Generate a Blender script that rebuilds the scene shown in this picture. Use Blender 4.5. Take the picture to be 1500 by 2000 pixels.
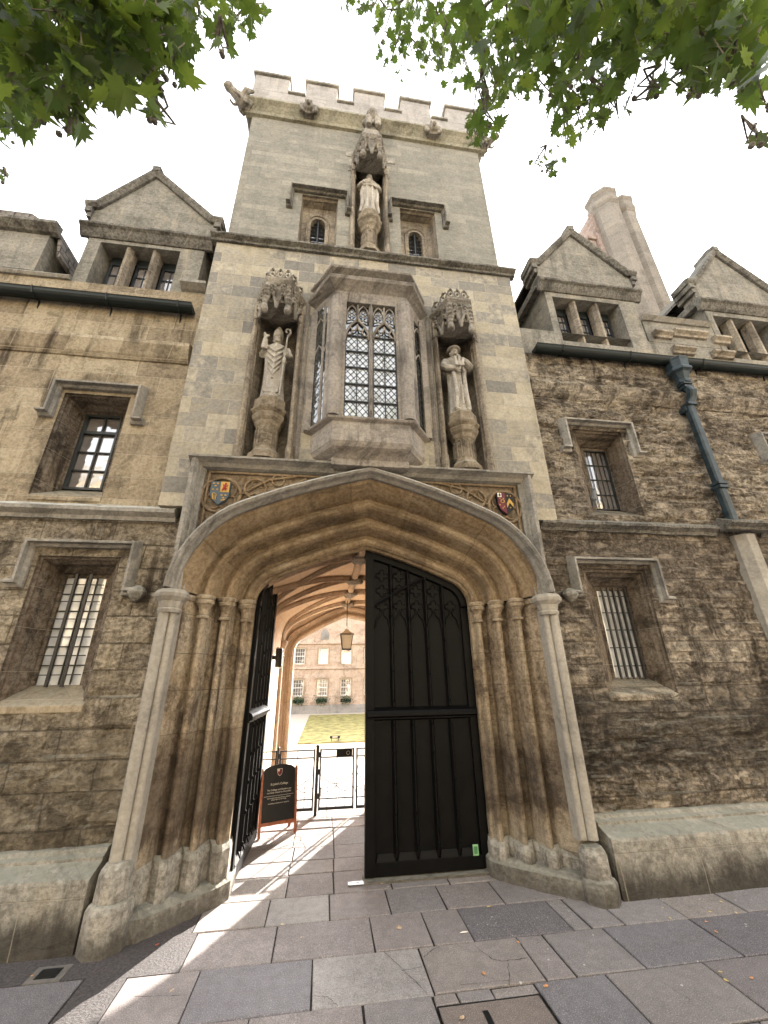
import bpy, bmesh, math, random
from mathutils import Vector, Matrix, noise
R = math.radians
sc = bpy.context.scene
for o in list(bpy.data.objects): bpy.data.objects.remove(o)

# ---------------------------------------------------------------- camera
PITCH, YAW, ROLL, FPX = 0.397160235, 0.142406056, -0.0160730288, 775.0
CAM = Vector((0, 0, 1.8))
cy_, sy_, cp_, sp_ = math.cos(YAW), math.sin(YAW), math.cos(PITCH), math.sin(PITCH)
FWD = Vector((sy_*cp_, cy_*cp_, sp_)); RT = Vector((cy_, -sy_, 0)); UP = RT.cross(FWD)
cr_, sr_ = math.cos(ROLL), math.sin(ROLL)
RT, UP = cr_*RT + sr_*UP, -sr_*RT + cr_*UP
cd = bpy.data.cameras.new('camera'); cam = bpy.data.objects.new('camera', cd)
sc.collection.objects.link(cam); sc.camera = cam
cd.sensor_fit = 'HORIZONTAL'; cd.sensor_width = 36; cd.lens = 36*FPX/1500
cd.clip_start = .05; cd.clip_end = 2000
m_ = Matrix((RT, UP, -FWD)).transposed().to_4x4(); m_.translation = CAM
cam.matrix_world = m_

def ray(px, py): return (RT*((px-750)/FPX) + UP*(-(py-1000)/FPX) + FWD)
def at(px, py, Y):
    d = ray(px, py); t = (Y-CAM.y)/d.y; p = CAM + d*t
    return p.x, p.z
def gr(px, py, z=0):
    d = ray(px, py); t = (z-CAM.z)/d.z; p = CAM + d*t
    return p.x, p.y

# ---------------------------------------------------------------- light
SUN_EL, SUN_AZ = R(19), math.atan2(.43, .90)
w = bpy.data.worlds.new('World'); sc.world = w; w.use_nodes = True
nt = w.node_tree; nt.nodes.clear()
sky = nt.nodes.new('ShaderNodeTexSky'); sky.sky_type = 'NISHITA'; sky.sun_disc = False
sky.sun_elevation = SUN_EL; sky.sun_rotation = SUN_AZ
sky.air_density = 1.4; sky.dust_density = 5; sky.ozone_density = .6
hs = nt.nodes.new('ShaderNodeHueSaturation'); hs.inputs['Saturation'].default_value = .12
bg = nt.nodes.new('ShaderNodeBackground'); bg.inputs[1].default_value = .15
ow = nt.nodes.new('ShaderNodeOutputWorld')
nt.links.new(sky.outputs[0], hs.inputs['Color']); wt = nt.nodes.new('ShaderNodeMix'); wt.data_type = 'RGBA'; wt.blend_type = 'MULTIPLY'; wt.inputs[0].default_value = 1; wt.inputs[7].default_value = (.98, .985, 1, 1)
nt.links.new(hs.outputs[0], wt.inputs[6]); nt.links.new(wt.outputs[2], bg.inputs[0]); nt.links.new(bg.outputs[0], ow.inputs[0])
sl = bpy.data.lights.new('sun', 'SUN'); sl.energy = 4.6; sl.angle = R(.5); sl.color = (1, .93, .84)
so = bpy.data.objects.new('sun', sl); sc.collection.objects.link(so)
sd = Vector((math.sin(SUN_AZ)*math.cos(SUN_EL), math.cos(SUN_AZ)*math.cos(SUN_EL), math.sin(SUN_EL)))
so.rotation_euler = sd.to_track_quat('Z', 'Y').to_euler(); so.location = sd*60
sc.view_settings.view_transform = 'Standard'; sc.view_settings.look = 'None'
sc.view_settings.gamma = 1; sc.view_settings.use_curve_mapping = False
sc.view_settings.exposure = 3.1

# ---------------------------------------------------------------- mesh helpers
class MB:
    def __init__(s): s.v = []; s.f = []; s.uv = {}; s.col = []
    def add(s, vs, fs, col=None):
        b = len(s.v); s.v += [tuple(v) for v in vs]
        for f in fs:
            s.f.append([b+i for i in f]); s.col.append(col)
        return b
    def box(s, x0, x1, y0, y1, z0, z1, col=None):
        s.add([(x, y, z) for z in (z0, z1) for y in (y0, y1) for x in (x0, x1)],
              [(0,2,3,1),(4,5,7,6),(0,1,5,4),(2,6,7,3),(0,4,6,2),(1,3,7,5)], col); return s
    def loft(s, rings, caps=True, closed=True, col=None):
        n = len(rings[0]); vs = [p for r in rings for p in r]; fs = []
        for k in range(len(rings)-1):
            for i in range(n if closed else n-1):
                j = (i+1) % n
                fs.append((k*n+i, k*n+j, (k+1)*n+j, (k+1)*n+i))
        if caps and closed:
            fs.append(tuple(range(n))[::-1]); fs.append(tuple(range((len(rings)-1)*n, len(rings)*n)))
        s.add(vs, fs, col); return s
    def prismY(s, poly, y0, y1, col=None):
        return s.loft([[(x, y0, z) for x, z in poly], [(x, y1, z) for x, z in poly]], col=col)
    def prismZ(s, poly, z0, z1, col=None):
        return s.loft([[(x, y, z0) for x, y in poly], [(x, y, z1) for x, y in poly]], col=col)
    def prismX(s, poly, x0, x1, col=None):      # poly in (y,z)
        return s.loft([[(x0, y, z) for y, z in poly], [(x1, y, z) for y, z in poly]], col=col)
    def tube(s, pts, r, n=8, caps=True, col=None):
        pts = [Vector(p) for p in pts]; rs = r if isinstance(r, (list, tuple)) else [r]*len(pts)
        rings = []
        ref = None
        for i, p in enumerate(pts):
            t = (pts[min(i+1, len(pts)-1)] - pts[max(i-1, 0)]).normalized()
            if ref is None:
                ref = Vector((0, 0, 1)) if abs(t.z) < .9 else Vector((0, 1, 0))
            a = t.cross(ref).normalized(); b = t.cross(a).normalized(); ref = -b
            rings.append([tuple(p + (a*math.cos(2*math.pi*k/n) + b*math.sin(2*math.pi*k/n))*rs[i]) for k in range(n)])
        return s.loft(rings, caps, col=col)
    def lathe(s, cx, cy, prof, n=16, a0=0, sy=1, col=None):
        return s.loft([[(cx+r*math.cos(a0+2*math.pi*k/n), cy+r*sy*math.sin(a0+2*math.pi*k/n), z) for k in range(n)] for r, z in prof], col=col)
    def ell(s, c, r, n=10, m=7, col=None):
        rings = []
        for i in range(1, m):
            t = math.pi*i/m
            rings.append([(c[0]+r[0]*math.sin(t)*math.cos(2*math.pi*k/n), c[1]+r[1]*math.sin(t)*math.sin(2*math.pi*k/n), c[2]-r[2]*math.cos(t)) for k in range(n)])
        vs = [p for g in rings for p in g]; L = len(vs)
        vs += [(c[0], c[1], c[2]-r[2]), (c[0], c[1], c[2]+r[2])]
        fs = [(k*n+i, k*n+(i+1) % n, (k+1)*n+(i+1) % n, (k+1)*n+i) for k in range(m-2) for i in range(n)]
        fs += [(L, (i+1) % n, i) for i in range(n)] + [(L+1, (m-2)*n+i, (m-2)*n+(i+1) % n) for i in range(n)]
        s.add(vs, fs, col); return s
    def sweep(s, path, prof, closed_prof=True, caps=True):
        """path (x,z) list, prof (n,y): n = offset to the left of travel"""
        P = [Vector((p[0], p[1])) for p in path]; rings = []; L = 0
        nn = []
        for i in range(len(P)):
            def nrm(a, b):
                d = (b-a).normalized(); return Vector((-d.y, d.x))
            if i == 0: m = nrm(P[0], P[1])
            elif i == len(P)-1: m = nrm(P[-2], P[-1])
            else:
                a, b = nrm(P[i-1], P[i]), nrm(P[i], P[i+1]); m = (a+b); m = m/ max(.3, (1+a.dot(b)))
            nn.append(m)
        b0 = len(s.v); n = len(prof)
        pl = [0]
        for j in range(1, n): pl.append(pl[-1]+math.hypot(prof[j][0]-prof[j-1][0], prof[j][1]-prof[j-1][1]))
        for i, p in enumerate(P):
            if i: L += (P[i]-P[i-1]).length
            for j, (o, y) in enumerate(prof):
                q = p + nn[i]*o; s.v.append((q.x, y, q.y)); s.uv[len(s.v)-1] = (L, pl[j])
        for i in range(len(P)-1):
            for j in range(n if closed_prof else n-1):
                k = (j+1) % n
                s.f.append([b0+i*n+j, b0+i*n+k, b0+(i+1)*n+k, b0+(i+1)*n+j]); s.col.append(None)
        if closed_prof and caps:
            s.f.append([b0+j for j in range(n)]); s.f.append([b0+(len(P)-1)*n+j for j in range(n)][::-1]); s.col += [None, None]
        return s
    def xf(s, M): s.v = [tuple(M @ Vector(v)) for v in s.v]; return s

def wloc(o):
    p = Vector((0, 0, 0))
    while o: p += o.location; o = o.parent
    return p
def obj(name, mb, mat, parent=None, smooth=False, bevel=0, remesh=0, solid=0, recalc=True):
    me = bpy.data.meshes.new(name); off = wloc(parent)
    me.from_pydata([tuple(Vector(v)-off) for v in mb.v], [], mb.f)
    if mb.uv:
        ul = me.uv_layers.new(name='UVMap')
        for l in me.loops: ul.data[l.index].uv = mb.uv.get(l.vertex_index, (0, 0))
    if any(c is not None for c in mb.col):
        ca = me.color_attributes.new('Col', 'FLOAT_COLOR', 'CORNER')
        for p in me.polygons:
            c = mb.col[p.index] or (1, 1, 1)
            for li in p.loop_indices: ca.data[li].color = (c[0], c[1], c[2], 1)
    if recalc:
        bm = bmesh.new(); bm.from_mesh(me); bmesh.ops.recalc_face_normals(bm, faces=bm.faces); bm.to_mesh(me); bm.free()
    if smooth:
        for p in me.polygons: p.use_smooth = True
    me.materials.append(mat)
    o = bpy.data.objects.new(name, me); sc.collection.objects.link(o); o.parent = parent
    if remesh:
        md = o.modifiers.new('r', 'REMESH'); md.mode = 'VOXEL'; md.voxel_size = remesh; md.use_smooth_shade = True
        ms = o.modifiers.new('s', 'SMOOTH'); ms.factor = .5; ms.iterations = 1
    if bevel:
        md = o.modifiers.new('b', 'BEVEL'); md.width = bevel; md.segments = 2; md.limit_method = 'ANGLE'; md.angle_limit = R(35)
        md.harden_normals = False
    return o
def tag(o, label=None, cat=None, group=None, kind=None):
    if label: o['label'] = label
    if cat: o['category'] = cat
    if group: o['group'] = group
    if kind: o['kind'] = kind
    return o
def thing(name, label, cat, loc=(0, 0, 0), group=None):
    o = bpy.data.objects.new(name, None); sc.collection.objects.link(o); o.location = loc; o.empty_display_size = .2
    return tag(o, label, cat, group)

# ---------------------------------------------------------------- materials
class T:
    def __init__(s, name):
        s.m = bpy.data.materials.new(name); s.m.use_nodes = True; s.t = s.m.node_tree; s.t.nodes.clear()
        s.out = s.t.nodes.new('ShaderNodeOutputMaterial')
    def n(s, typ, ins=None, **pr):
        nd = s.t.nodes.new('ShaderNode'+typ)
        for k, v in pr.items(): setattr(nd, k, v)
        for k, v in (ins or {}).items():
            i = nd.inputs[k]
            if isinstance(v, bpy.types.NodeSocket): s.t.links.new(v, i)
            else:
                if isinstance(v, (tuple, list)) and len(v) == 3 and i.type == 'RGBA': v = (*v, 1)
                i.default_value = v
        return nd
    def math(s, op, a, b=0., c=None, clamp=False):
        ins = {0: a, 1: b}
        if c is not None: ins[2] = c
        return s.n('Math', ins, operation=op, use_clamp=clamp).outputs[0]
    def mix(s, f, a, b, bt='MIX'):
        nd = s.n('Mix', {}, data_type='RGBA', blend_type=bt)
        for i, v in ((0, f), (6, a), (7, b)):
            if isinstance(v, bpy.types.NodeSocket): s.t.links.new(v, nd.inputs[i])
            else: nd.inputs[i].default_value = (*v, 1) if isinstance(v, (tuple, list)) else v
        return nd.outputs[2]
    def rng(s, v, a, b, c=0., d=1.): return s.n('MapRange', {0: v, 1: a, 2: b, 3: c, 4: d}, interpolation_type='SMOOTHSTEP').outputs[0]
    def noise(s, vec, scale, det=4, rough=.55, dist=0.): return s.n('TexNoise', {'Vector': vec, 'Scale': scale, 'Detail': det, 'Roughness': rough, 'Distortion': dist}).outputs[0]
    def vec(s, x, y, z=0.): return s.n('CombineXYZ', {0: x, 1: y, 2: z}).outputs[0]
    def vmul(s, v, k): return s.n('VectorMath', {0: v, 1: k}, operation='MULTIPLY').outputs[0]
    def ramp(s, f, cols):
        nd = s.n('ValToRGB', {0: f}); e = nd.color_ramp.elements
        while len(e) > 1: e.remove(e[-1])
        e[0].position = cols[0][0]; e[0].color = (*cols[0][1], 1)
        for p, c in cols[1:]: x = e.new(p); x.color = (*c, 1)
        return nd.outputs[0]
    def bsdf(s, col, rough=.9, spec=.2, bump=None, bd=.02, bs=1., **kw):
        ins = {'Base Color': col, 'Roughness': rough, 'Specular IOR Level': spec}; ins.update(kw)
        b = s.n('BsdfPrincipled', ins)
        if bump is not None:
            bn = s.n('Bump', {'Height': bump, 'Distance': bd, 'Strength': bs}); s.t.links.new(bn.outputs[0], b.inputs['Normal'])
        s.t.links.new(b.outputs[0], s.out.inputs[0]); return s.m

def ev(cs): return [(i/(len(cs)-1), c) for i, c in enumerate(cs)]
def stone(name, cols, bw=.45, bh=.2, mw=.008, var=.6, mort=(.3, .27, .22), mstr=.5, erode=.0, streak=.3, grime=(), bd=.02, uv=False, offs=.5, top=.4, bumpk=1., dark=(.038, .028, .019), light=(.46, .39, .28), patch=.35, pk=.6, topc=(.30, .30, .25)):
    t = T(name); geo = t.n('NewGeometry'); pos = geo.outputs['Position']
    sp = t.n('SeparateXYZ', {0: pos})
    if uv:
        su = t.n('SeparateXYZ', {0: t.n('UVMap').outputs[0]}); u, v = su.outputs[0], su.outputs[1]
    else:
        u = t.math('ADD', sp.outputs[0], sp.outputs[1]); v = sp.outputs[2]
    wn = t.n('TexNoise', {'Vector': pos, 'Scale': 2.2, 'Detail': 3}); ws = t.n('SeparateXYZ', {0: wn.outputs[1]})
    zn = t.noise(t.vec(0., 0., v), 1.7, 1)
    u2 = t.math('ADD', u, t.math('MULTIPLY', ws.outputs[0], .03))
    v2 = t.math('ADD', v, t.math('ADD', t.math('MULTIPLY', ws.outputs[1], .02), t.math('MULTIPLY', zn, 0. if uv else .14)))
    br = t.n('TexBrick', {'Vector': t.vec(u2, v2), 'Color1': (0, 0, 0), 'Color2': (1, 1, 1), 'Mortar': (.5, .5, .5), 'Scale': 1., 'Mortar Size': mw, 'Mortar Smooth': .3, 'Brick Width': bw, 'Row Height': bh}, offset=offs, squash=1.0 if bh > .2 else 1.3, squash_frequency=3)
    rnd = t.n('RGBToBW', {0: br.outputs[0]}).outputs[0]; mf = br.outputs[1]
    big = t.noise(pos, .8, 5, .6); med = t.noise(pos, 7, 7, .68); fin = t.noise(pos, 70, 3, .7)
    f = t.math('ADD', t.math('MULTIPLY', rnd, var), t.math('MULTIPLY', t.rng(big, .3, .7), 1-var))
    f = t.math('ADD', f, t.math('MULTIPLY', t.math('SUBTRACT', med, .5), .7), clamp=True)
    col = t.ramp(f, ev(cols))
    pit = t.noise(pos, 26, 8, .75); pat = t.noise(t.vec(u, t.math('MULTIPLY', v, 1.3), sp.outputs[1]), 2.1, 9, .72, .4)
    col = t.mix(t.rng(med, .3, .72), t.mix(.10*pk, col, (1, .95, .86)), t.mix(.48*pk, col, dark))
    col = t.mix(t.rng(pit, .40, .62), t.mix(.12*pk, col, (1, .95, .86)), t.mix(.52*pk, col, dark))
    col = t.mix(t.math('MULTIPLY', t.rng(pat, .52, .60), patch), col, dark)
    col = t.mix(t.math('MULTIPLY', t.rng(pat, .45, .38), patch*.45), col, light)
    er = t.noise(t.vec(t.math('MULTIPLY', u, 3.6), t.math('MULTIPLY', v, 7.), sp.outputs[1]), 1.6, 8, .72, .6)
    if erode:
        col = t.mix(t.math('MULTIPLY', t.rng(er, .52, .68), .75*erode), col, dark)
        col = t.mix(t.math('MULTIPLY', t.rng(er, .47, .36), .35*erode), col, (.42, .36, .28))
    st = t.noise(t.vec(t.math('MULTIPLY', u, 5.), t.math('MULTIPLY', v, .55), 0.), 1., 5, .65)
    if streak:
        mk = t.math('MULTIPLY', t.rng(st, .5, .66), t.rng(big, .38, .6))
        col = t.mix(t.math('MULTIPLY', mk, streak), col, dark)
        col = t.mix(t.math('MULTIPLY', t.rng(st, .46, .34), streak*.3), col, light)
    for z0, z1, z2, z3, a, gc in grime:
        zz = t.math('ADD', v if not uv else sp.outputs[2], t.math('MULTIPLY', t.math('SUBTRACT', t.noise(t.vec(t.math('MULTIPLY', u, 4.), t.math('MULTIPLY', sp.outputs[2], 1.2), 3.), 1., 6, .7), .5), (z3-z0)*.8))
        g = t.math('MULTIPLY', t.rng(zz, z0, z1), t.rng(zz, z3, z2))
        col = t.mix(t.math('MULTIPLY', g, a), col, gc)
    col = t.mix(t.math('MULTIPLY', mf, mstr), col, mort)
    if top:
        nz = t.n('SeparateXYZ', {0: geo.outputs['True Normal']}).outputs[2]
        col = t.mix(t.math('MULTIPLY', t.rng(nz, .3, .8), t.math('MULTIPLY', t.rng(med, .3, .6), top)), col, topc)
    h = t.math('ADD', t.math('MULTIPLY', med, .55*bumpk), t.math('MULTIPLY', fin, .12*bumpk))
    h = t.math('ADD', h, t.math('MULTIPLY', pit, .45*bumpk))
    h = t.math('SUBTRACT', h, t.math('MULTIPLY', mf, .45))
    if erode: h = t.math('SUBTRACT', h, t.math('MULTIPLY', t.rng(er, .42, .72), 1.4*erode))
    else: h = t.math('ADD', h, t.math('MULTIPLY', rnd, .15))
    return t.bsdf(col, .92, .15, h, bd)

def plain(name, col, rough=.6, spec=.4, var=.25, sc_=12, bump=.0, metal=0.):
    t = T(name); pos = t.n('NewGeometry').outputs['Position']; a = t.noise(pos, sc_, 5, .65)
    c = t.mix(t.rng(a, .3, .7), tuple(x*(1-var) for x in col), tuple(min(1, x*(1+var)) for x in col))
    r = t.math('ADD', t.math('MULTIPLY', a, .3), rough-.15)
    return t.bsdf(c, r, spec, a if bump else None, bump or .01, Metallic=metal)
def vcol(name, rough=.9, spec=.2, sc_=14, bump=.004, speck=.0):
    t = T(name); pos = t.n('NewGeometry').outputs['Position']; c = t.n('VertexColor', layer_name='Col').outputs[0]
    a = t.noise(pos, sc_, 7, .7); b = t.noise(pos, 1.6, 4, .6); fi = t.noise(pos, 150, 2, .6)
    c = t.mix(t.rng(a, .3, .7, .0, .5), c, t.mix(.6, c, (.05, .045, .045)))
    c = t.mix(t.rng(b, .4, .65, 0, .45), c, t.mix(.45, c, (.08, .07, .068)))
    c = t.mix(t.rng(fi, .55, .70, 0, .55), c, (.5, .47, .45)); c = t.mix(t.rng(fi, .46, .34, 0, .45), c, (.06, .05, .05))
    if speck:
        vo = t.n('TexVoronoi', {'Vector': pos, 'Scale': 5.}); d = vo.outputs[0]
        c = t.mix(t.math('MULTIPLY', t.rng(d, .055, .03), speck), c, (.52, .50, .47))
    h = t.math('ADD', a, t.math('MULTIPLY', fi, .35))
    return t.bsdf(c, t.math('ADD', t.math('MULTIPLY', b, .4), rough-.3), spec, h, bump)

GREY = [(.10, .098, .09), (.17, .16, .14), (.27, .245, .20), (.36, .32, .25), (.22, .20, .17), (.42, .37, .29)]
M = {}
M['tower_low'] = stone('tower_ashlar', [(.15, .143, .13), (.22, .205, .175), (.34, .30, .22), (.40, .355, .265), (.20, .19, .17), (.42, .375, .285)], .46, .225, .004, 1., (.42, .38, .32), .4, streak=.35, patch=.15, pk=.35, dark=(.06, .055, .05), bd=.008)
M['tower_up'] = stone('tower_upper_ashlar', [(.16, .155, .13), (.185, .178, .15), (.205, .197, .165), (.30, .285, .235)], .6, .13, .004, .6, (.34, .32, .28), .35, erode=.22, streak=.25, patch=.15, pk=.35, dark=(.07, .065, .06), bd=.012)
M['parapet'] = stone('parapet_stone', [(.24, .225, .215), (.31, .29, .275), (.37, .345, .32)], .6, .3, .004, .5, streak=.3, patch=.25, pk=.3, dark=(.07, .065, .06), bd=.01)
M['lichen'] = stone('lichened_moulding', [(.15, .145, .10), (.22, .21, .15), (.30, .285, .22)], .9, 9., .004, .4, streak=.3, patch=.4, pk=.5, bd=.01, topc=(.25, .25, .12))
M['left'] = stone('tan_ashlar', [(.16, .12, .07), (.25, .195, .12), (.32, .26, .165), (.40, .335, .225)], .62, .29, .005, .7, (.43, .38, .30), .45, streak=.9, bd=.014, erode=.12, patch=.4, pk=.5)
M['left_low'] = stone('weathered_low_ashlar', [(.13, .095, .055), (.22, .17, .10), (.31, .25, .16), (.42, .36, .26)], .70, .25, .008, .7, (.04, .032, .024), .5, streak=.9, bd=.03, erode=.42, patch=.6, pk=.9,
                  grime=((-.5, 0, .9, 1.9, .5, (.07, .06, .045)),))
M['right'] = stone('eroded_rubble', [(.12, .082, .045), (.22, .16, .095), (.35, .28, .185), (.55, .48, .37)], .75, .29, .007, .6, (.10, .08, .055), .4, erode=.75, patch=.75, streak=.8, bd=.035, pk=1.)
M['right_low'] = stone('black_stained_rubble', [(.11, .078, .046), (.205, .152, .095), (.31, .24, .16), (.50, .42, .31)], .70, .25, .008, .6, (.08, .06, .045), .5, erode=.8, patch=.6, streak=.8, bd=.04, pk=1.,
                   grime=((.75, 1.0, 1.4, 2.0, .62, (.04, .034, .029)), (2.3, 2.8, 3.4, 3.8, .3, (.07, .05, .04))))
M['trim'] = stone('grey_trim', [(.17, .16, .14), (.26, .245, .215), (.35, .325, .28)], .7, 3., .004, .4, streak=.5, bd=.008, top=.9, patch=.4, pk=.45, dark=(.05, .045, .04), topc=(.42, .42, .38))
M['shaft'] = stone('pale_shaft_stone', [(.24, .22, .19), (.32, .295, .25), (.38, .35, .30)], 9., .9, .004, .3, streak=.35, bd=.005, patch=.25, pk=.3, dark=(.07, .065, .06))
M['soot'] = stone('sooty_moulding', [(.05, .045, .038), (.09, .082, .067), (.15, .137, .11)], .8, 9., .004, .4, streak=.5, bd=.012, patch=.6, pk=.7, dark=(.025, .023, .02), light=(.22, .20, .16), topc=(.30, .30, .26))
M['gable'] = stone('grey_gable_stone', [(.11, .105, .085), (.17, .16, .135), (.235, .22, .185)], .6, .26, .004, .6, (.33, .31, .26), .4, streak=.6, bd=.01, patch=.4, pk=.5, dark=(.06, .055, .045))
M['oriel'] = stone('oriel_stone', [(.18, .16, .145), (.26, .23, .20), (.36, .32, .27)], .5, .5, .003, .4, streak=.9, bd=.010, top=.7, erode=.1, patch=.45, pk=.5, dark=(.06, .05, .043))
M['arch'] = stone('golden_moulded_stone', [(.12, .072, .028), (.19, .12, .05), (.26, .175, .085), (.16, .13, .09)], .42, 9., .004, .5, (.12, .085, .05), .6, streak=.4, bd=.008, pk=.5, patch=.45, uv=True, top=.1)
M['jamb'] = stone('weathered_jamb_stone', [(.12, .076, .034), (.21, .142, .072), (.31, .228, .13), (.36, .30, .215)], 9., .36, .004, .3, (.10, .075, .05), .6, streak=1., bd=.014, erode=.25, pk=.7, patch=.6, dark=(.045, .03, .02),
                  grime=((.40, .6, .9, 1.6, .65, (.04, .03, .024)), (-.3, 0, .3, .55, .3, (.25, .24, .20))))
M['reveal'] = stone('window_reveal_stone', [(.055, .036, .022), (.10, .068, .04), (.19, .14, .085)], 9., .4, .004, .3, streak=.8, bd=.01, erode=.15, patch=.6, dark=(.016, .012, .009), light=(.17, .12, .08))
M['spandrel'] = stone('golden_spandrel_stone', [(.16, .10, .045), (.23, .15, .07), (.29, .20, .105)], 2., 2., .001, .3, streak=.4, bd=.008, pk=.5)
M['spandrel_ground'] = stone('spandrel_ground', [(.10, .065, .03), (.15, .098, .046), (.20, .14, .07)], 2., 2., .001, .3, streak=.4, bd=.008, pk=.6)
M['pedestal'] = stone('stained_pedestal_stone', [(.14, .105, .065), (.22, .175, .115), (.34, .295, .22)], 9., 9., .001, .3, streak=.9, bd=.008, pk=.5, patch=.6)
M['niche'] = stone('niche_stone', [(.13, .105, .075), (.22, .18, .13), (.34, .29, .22)], 9., .5, .004, .4, streak=.8, bd=.01, patch=.5)
M['carve'] = stone('carved_weathered_stone', [(.11, .10, .085), (.20, .18, .15), (.36, .325, .27)], 9., 9., .001, .2, streak=.4, bd=.01, top=.6, patch=.6)
M['statue'] = stone('pale_statue_stone', [(.30, .275, .24), (.43, .395, .34), (.54, .50, .44)], 9., 9., .001, .2, streak=.5, pk=.4, patch=.35, bd=.005, top=.2)
M['plinth'] = stone('green_grey_plinth', [(.17, .165, .145), (.26, .25, .215), (.34, .325, .28)], .8, .4, .005, .5, streak=.6, bd=.016, erode=.2, top=.7, topc=(.25, .26, .22), pk=.6, patch=.4,
                    grime=((-.4, -.1, .08, .3, .85, (.03, .027, .023)),))
M['base'] = stone('pale_base_stone', [(.20, .19, .165), (.29, .275, .24), (.37, .35, .305)], 9., 9., .001, .3, streak=.6, bd=.016, erode=.2, top=.5, pk=.7, patch=.45,
                  grime=((-.3, -.1, .04, .2, .7, (.05, .045, .038)),))
M['vault'] = stone('warm_vault_stone', [(.60, .42, .26), (.68, .50, .33), (.72, .56, .40)], .5, .3, .003, .5, streak=.15, bd=.006, patch=.1, pk=.3)
M['rib'] = stone('vault_rib_stone', [(.36, .25, .16), (.46, .34, .23), (.56, .43, .30)], 9., 9., .001, .3, streak=.3, bd=.006, patch=.2, pk=.4)
M['quad'] = stone('pink_courtyard_stone', [(.50, .35, .27), (.62, .46, .36), (.70, .55, .45)], .6, .22, .006, .6, (.45, .38, .3), .3, streak=.3, bd=.01, patch=.25, pk=.5)
M['slate'] = stone('stone_slates', [(.10, .09, .085), (.15, .135, .125), (.20, .18, .16)], .2, .14, .012, .7, (.04, .04, .04), .8, streak=.2, bd=.03)
M['chimney'] = stone('chimney_stone', [(.14, .125, .11), (.19, .17, .148), (.24, .215, .185)], .5, .3, .005, .5, streak=.3, pk=.3, patch=.2, bd=.01)
M['chimney_pink'] = stone('chimney_brick', [(.24, .165, .14), (.30, .21, .175), (.34, .25, .21)], .4, .25, .006, .6, streak=.2, bd=.01)
M['gutter'] = plain('dark_green_iron', (.006, .010, .009), .5, .25)
M['pipe'] = plain('blue_grey_pipe_paint', (.022, .034, .040), .5, .3, .5, 9, .004)
M['door'] = plain('black_door_paint', (.0022, .0022, .0024), .5, .12, .4, 8, .003)
M['iron'] = plain('black_iron', (.010, .011, .012), .4, .5)
M['lead'] = plain('lead_cames', (.02, .022, .022), .5, .4)
M['frame_dark'] = plain('dark_casement', (.016, .02, .022), .4, .4)
M['pave'] = vcol('york_stone_slabs', speck=.7)
M['joint'] = plain('joint_dirt', (.035, .03, .028), .95, .1, .5, 20, .01)
M['asphalt'] = plain('asphalt', (.075, .068, .068), .9, .2, .35, 60, .006)
M['white'] = plain('white_paint', (.8, .78, .75), .5, .4, .05)
M['wood'] = plain('varnished_wood', (.33, .10, .04), .4, .5, .3, 20)
M['board'] = plain('black_board', (.012, .012, .014), .45, .3)
M['steel'] = plain('steel_plate', (.22, .22, .22), .5, .5, .1, 20, metal=1.)
M['green_label'] = plain('green_sticker', (.22, .42, .22), .5, .3)
M['grass'] = plain('lawn_grass', (.25, .22, .09), .95, .1, .45, 3, .02)
M['gravel'] = plain('pale_gravel', (.5, .44, .37), .95, .1, .15, 30, .01)
M['road'] = plain('road_asphalt', (.06, .058, .058), .9, .2, .3, 60, .005)
M['void'] = plain('dark_interior', (.012, .011, .01), .9, .1)
M['blind'] = plain('pale_blind', (.62, .62, .6), .7, .3, .05, 3)
def flat(name, c, r=.6, s=.3): return plain(name, c, r, s, .08)
M['gold'] = flat('gilt_paint', (.45, .28, .07)); M['blue'] = flat('faded_blue_paint', (.07, .095, .12)); M['red'] = flat('red_paint', (.28, .03, .03))
M['maroon'] = flat('maroon_paint', (.12, .02, .035)); M['black'] = flat('black_paint', (.01, .01, .012)); M['cream'] = flat('cream_paint', (.7, .66, .58))
def glass(name, base, rough=.03, wav=.4, emis=None):
    t = T(name); pos = t.n('NewGeometry').outputs['Position']; a = t.noise(pos, 5, 2); b = t.noise(pos, 2.2, 3)
    c = t.mix(t.rng(b, .35, .65), tuple(x*.7 for x in base), base)
    return t.bsdf(c, rough, 1., a, .012*wav, 1., **{'IOR': 2.0})
M['glass'] = glass('old_window_glass', (.05, .052, .05))
M['glass_pale'] = glass('pale_leaded_glass', (.44, .46, .47))
M['glass_mid'] = glass('milky_window_glass', (.22, .20, .19))
M['glass_painted_reflection'] = glass('painted_reflection_glass', (.74, .77, .80), .1)  # pale base colour stands in for bright reflected light in the panes
M['lamp_glass'] = glass('cream_lantern_glass', (.75, .70, .55), .3)
def leafmat(name, cs, tr=.5):
    t = T(name); c = t.n('VertexColor', layer_name='Col').outputs[0]; r = t.n('SeparateColor', {0: c}).outputs[0]
    col = t.ramp(r, ev(cs)); pos = t.n('NewGeometry').outputs['Position']; col = t.mix(t.rng(t.noise(pos, 25, 3), .4, .7, 0, .35), col, (.05, .06, .01))
    d = t.n('BsdfPrincipled', {'Base Color': col, 'Roughness': .5, 'Specular IOR Level': .35})
    tl = t.n('BsdfTranslucent', {0: t.mix(.35, col, (.32, .46, .05))}); mx = t.n('MixShader', {0: tr, 1: d.outputs[0], 2: tl.outputs[0]})
    t.t.links.new(mx.outputs[0], t.out.inputs[0]); return t.m
M['leaf'] = leafmat('plane_leaf', [(.005, .013, .008), (.014, .034, .014), (.032, .068, .022), (.12, .165, .028)], .45)
M['shrub'] = leafmat('window_box_leaf', [(.03, .08, .04), (.06, .14, .07), (.3, .25, .25)], .2)
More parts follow.
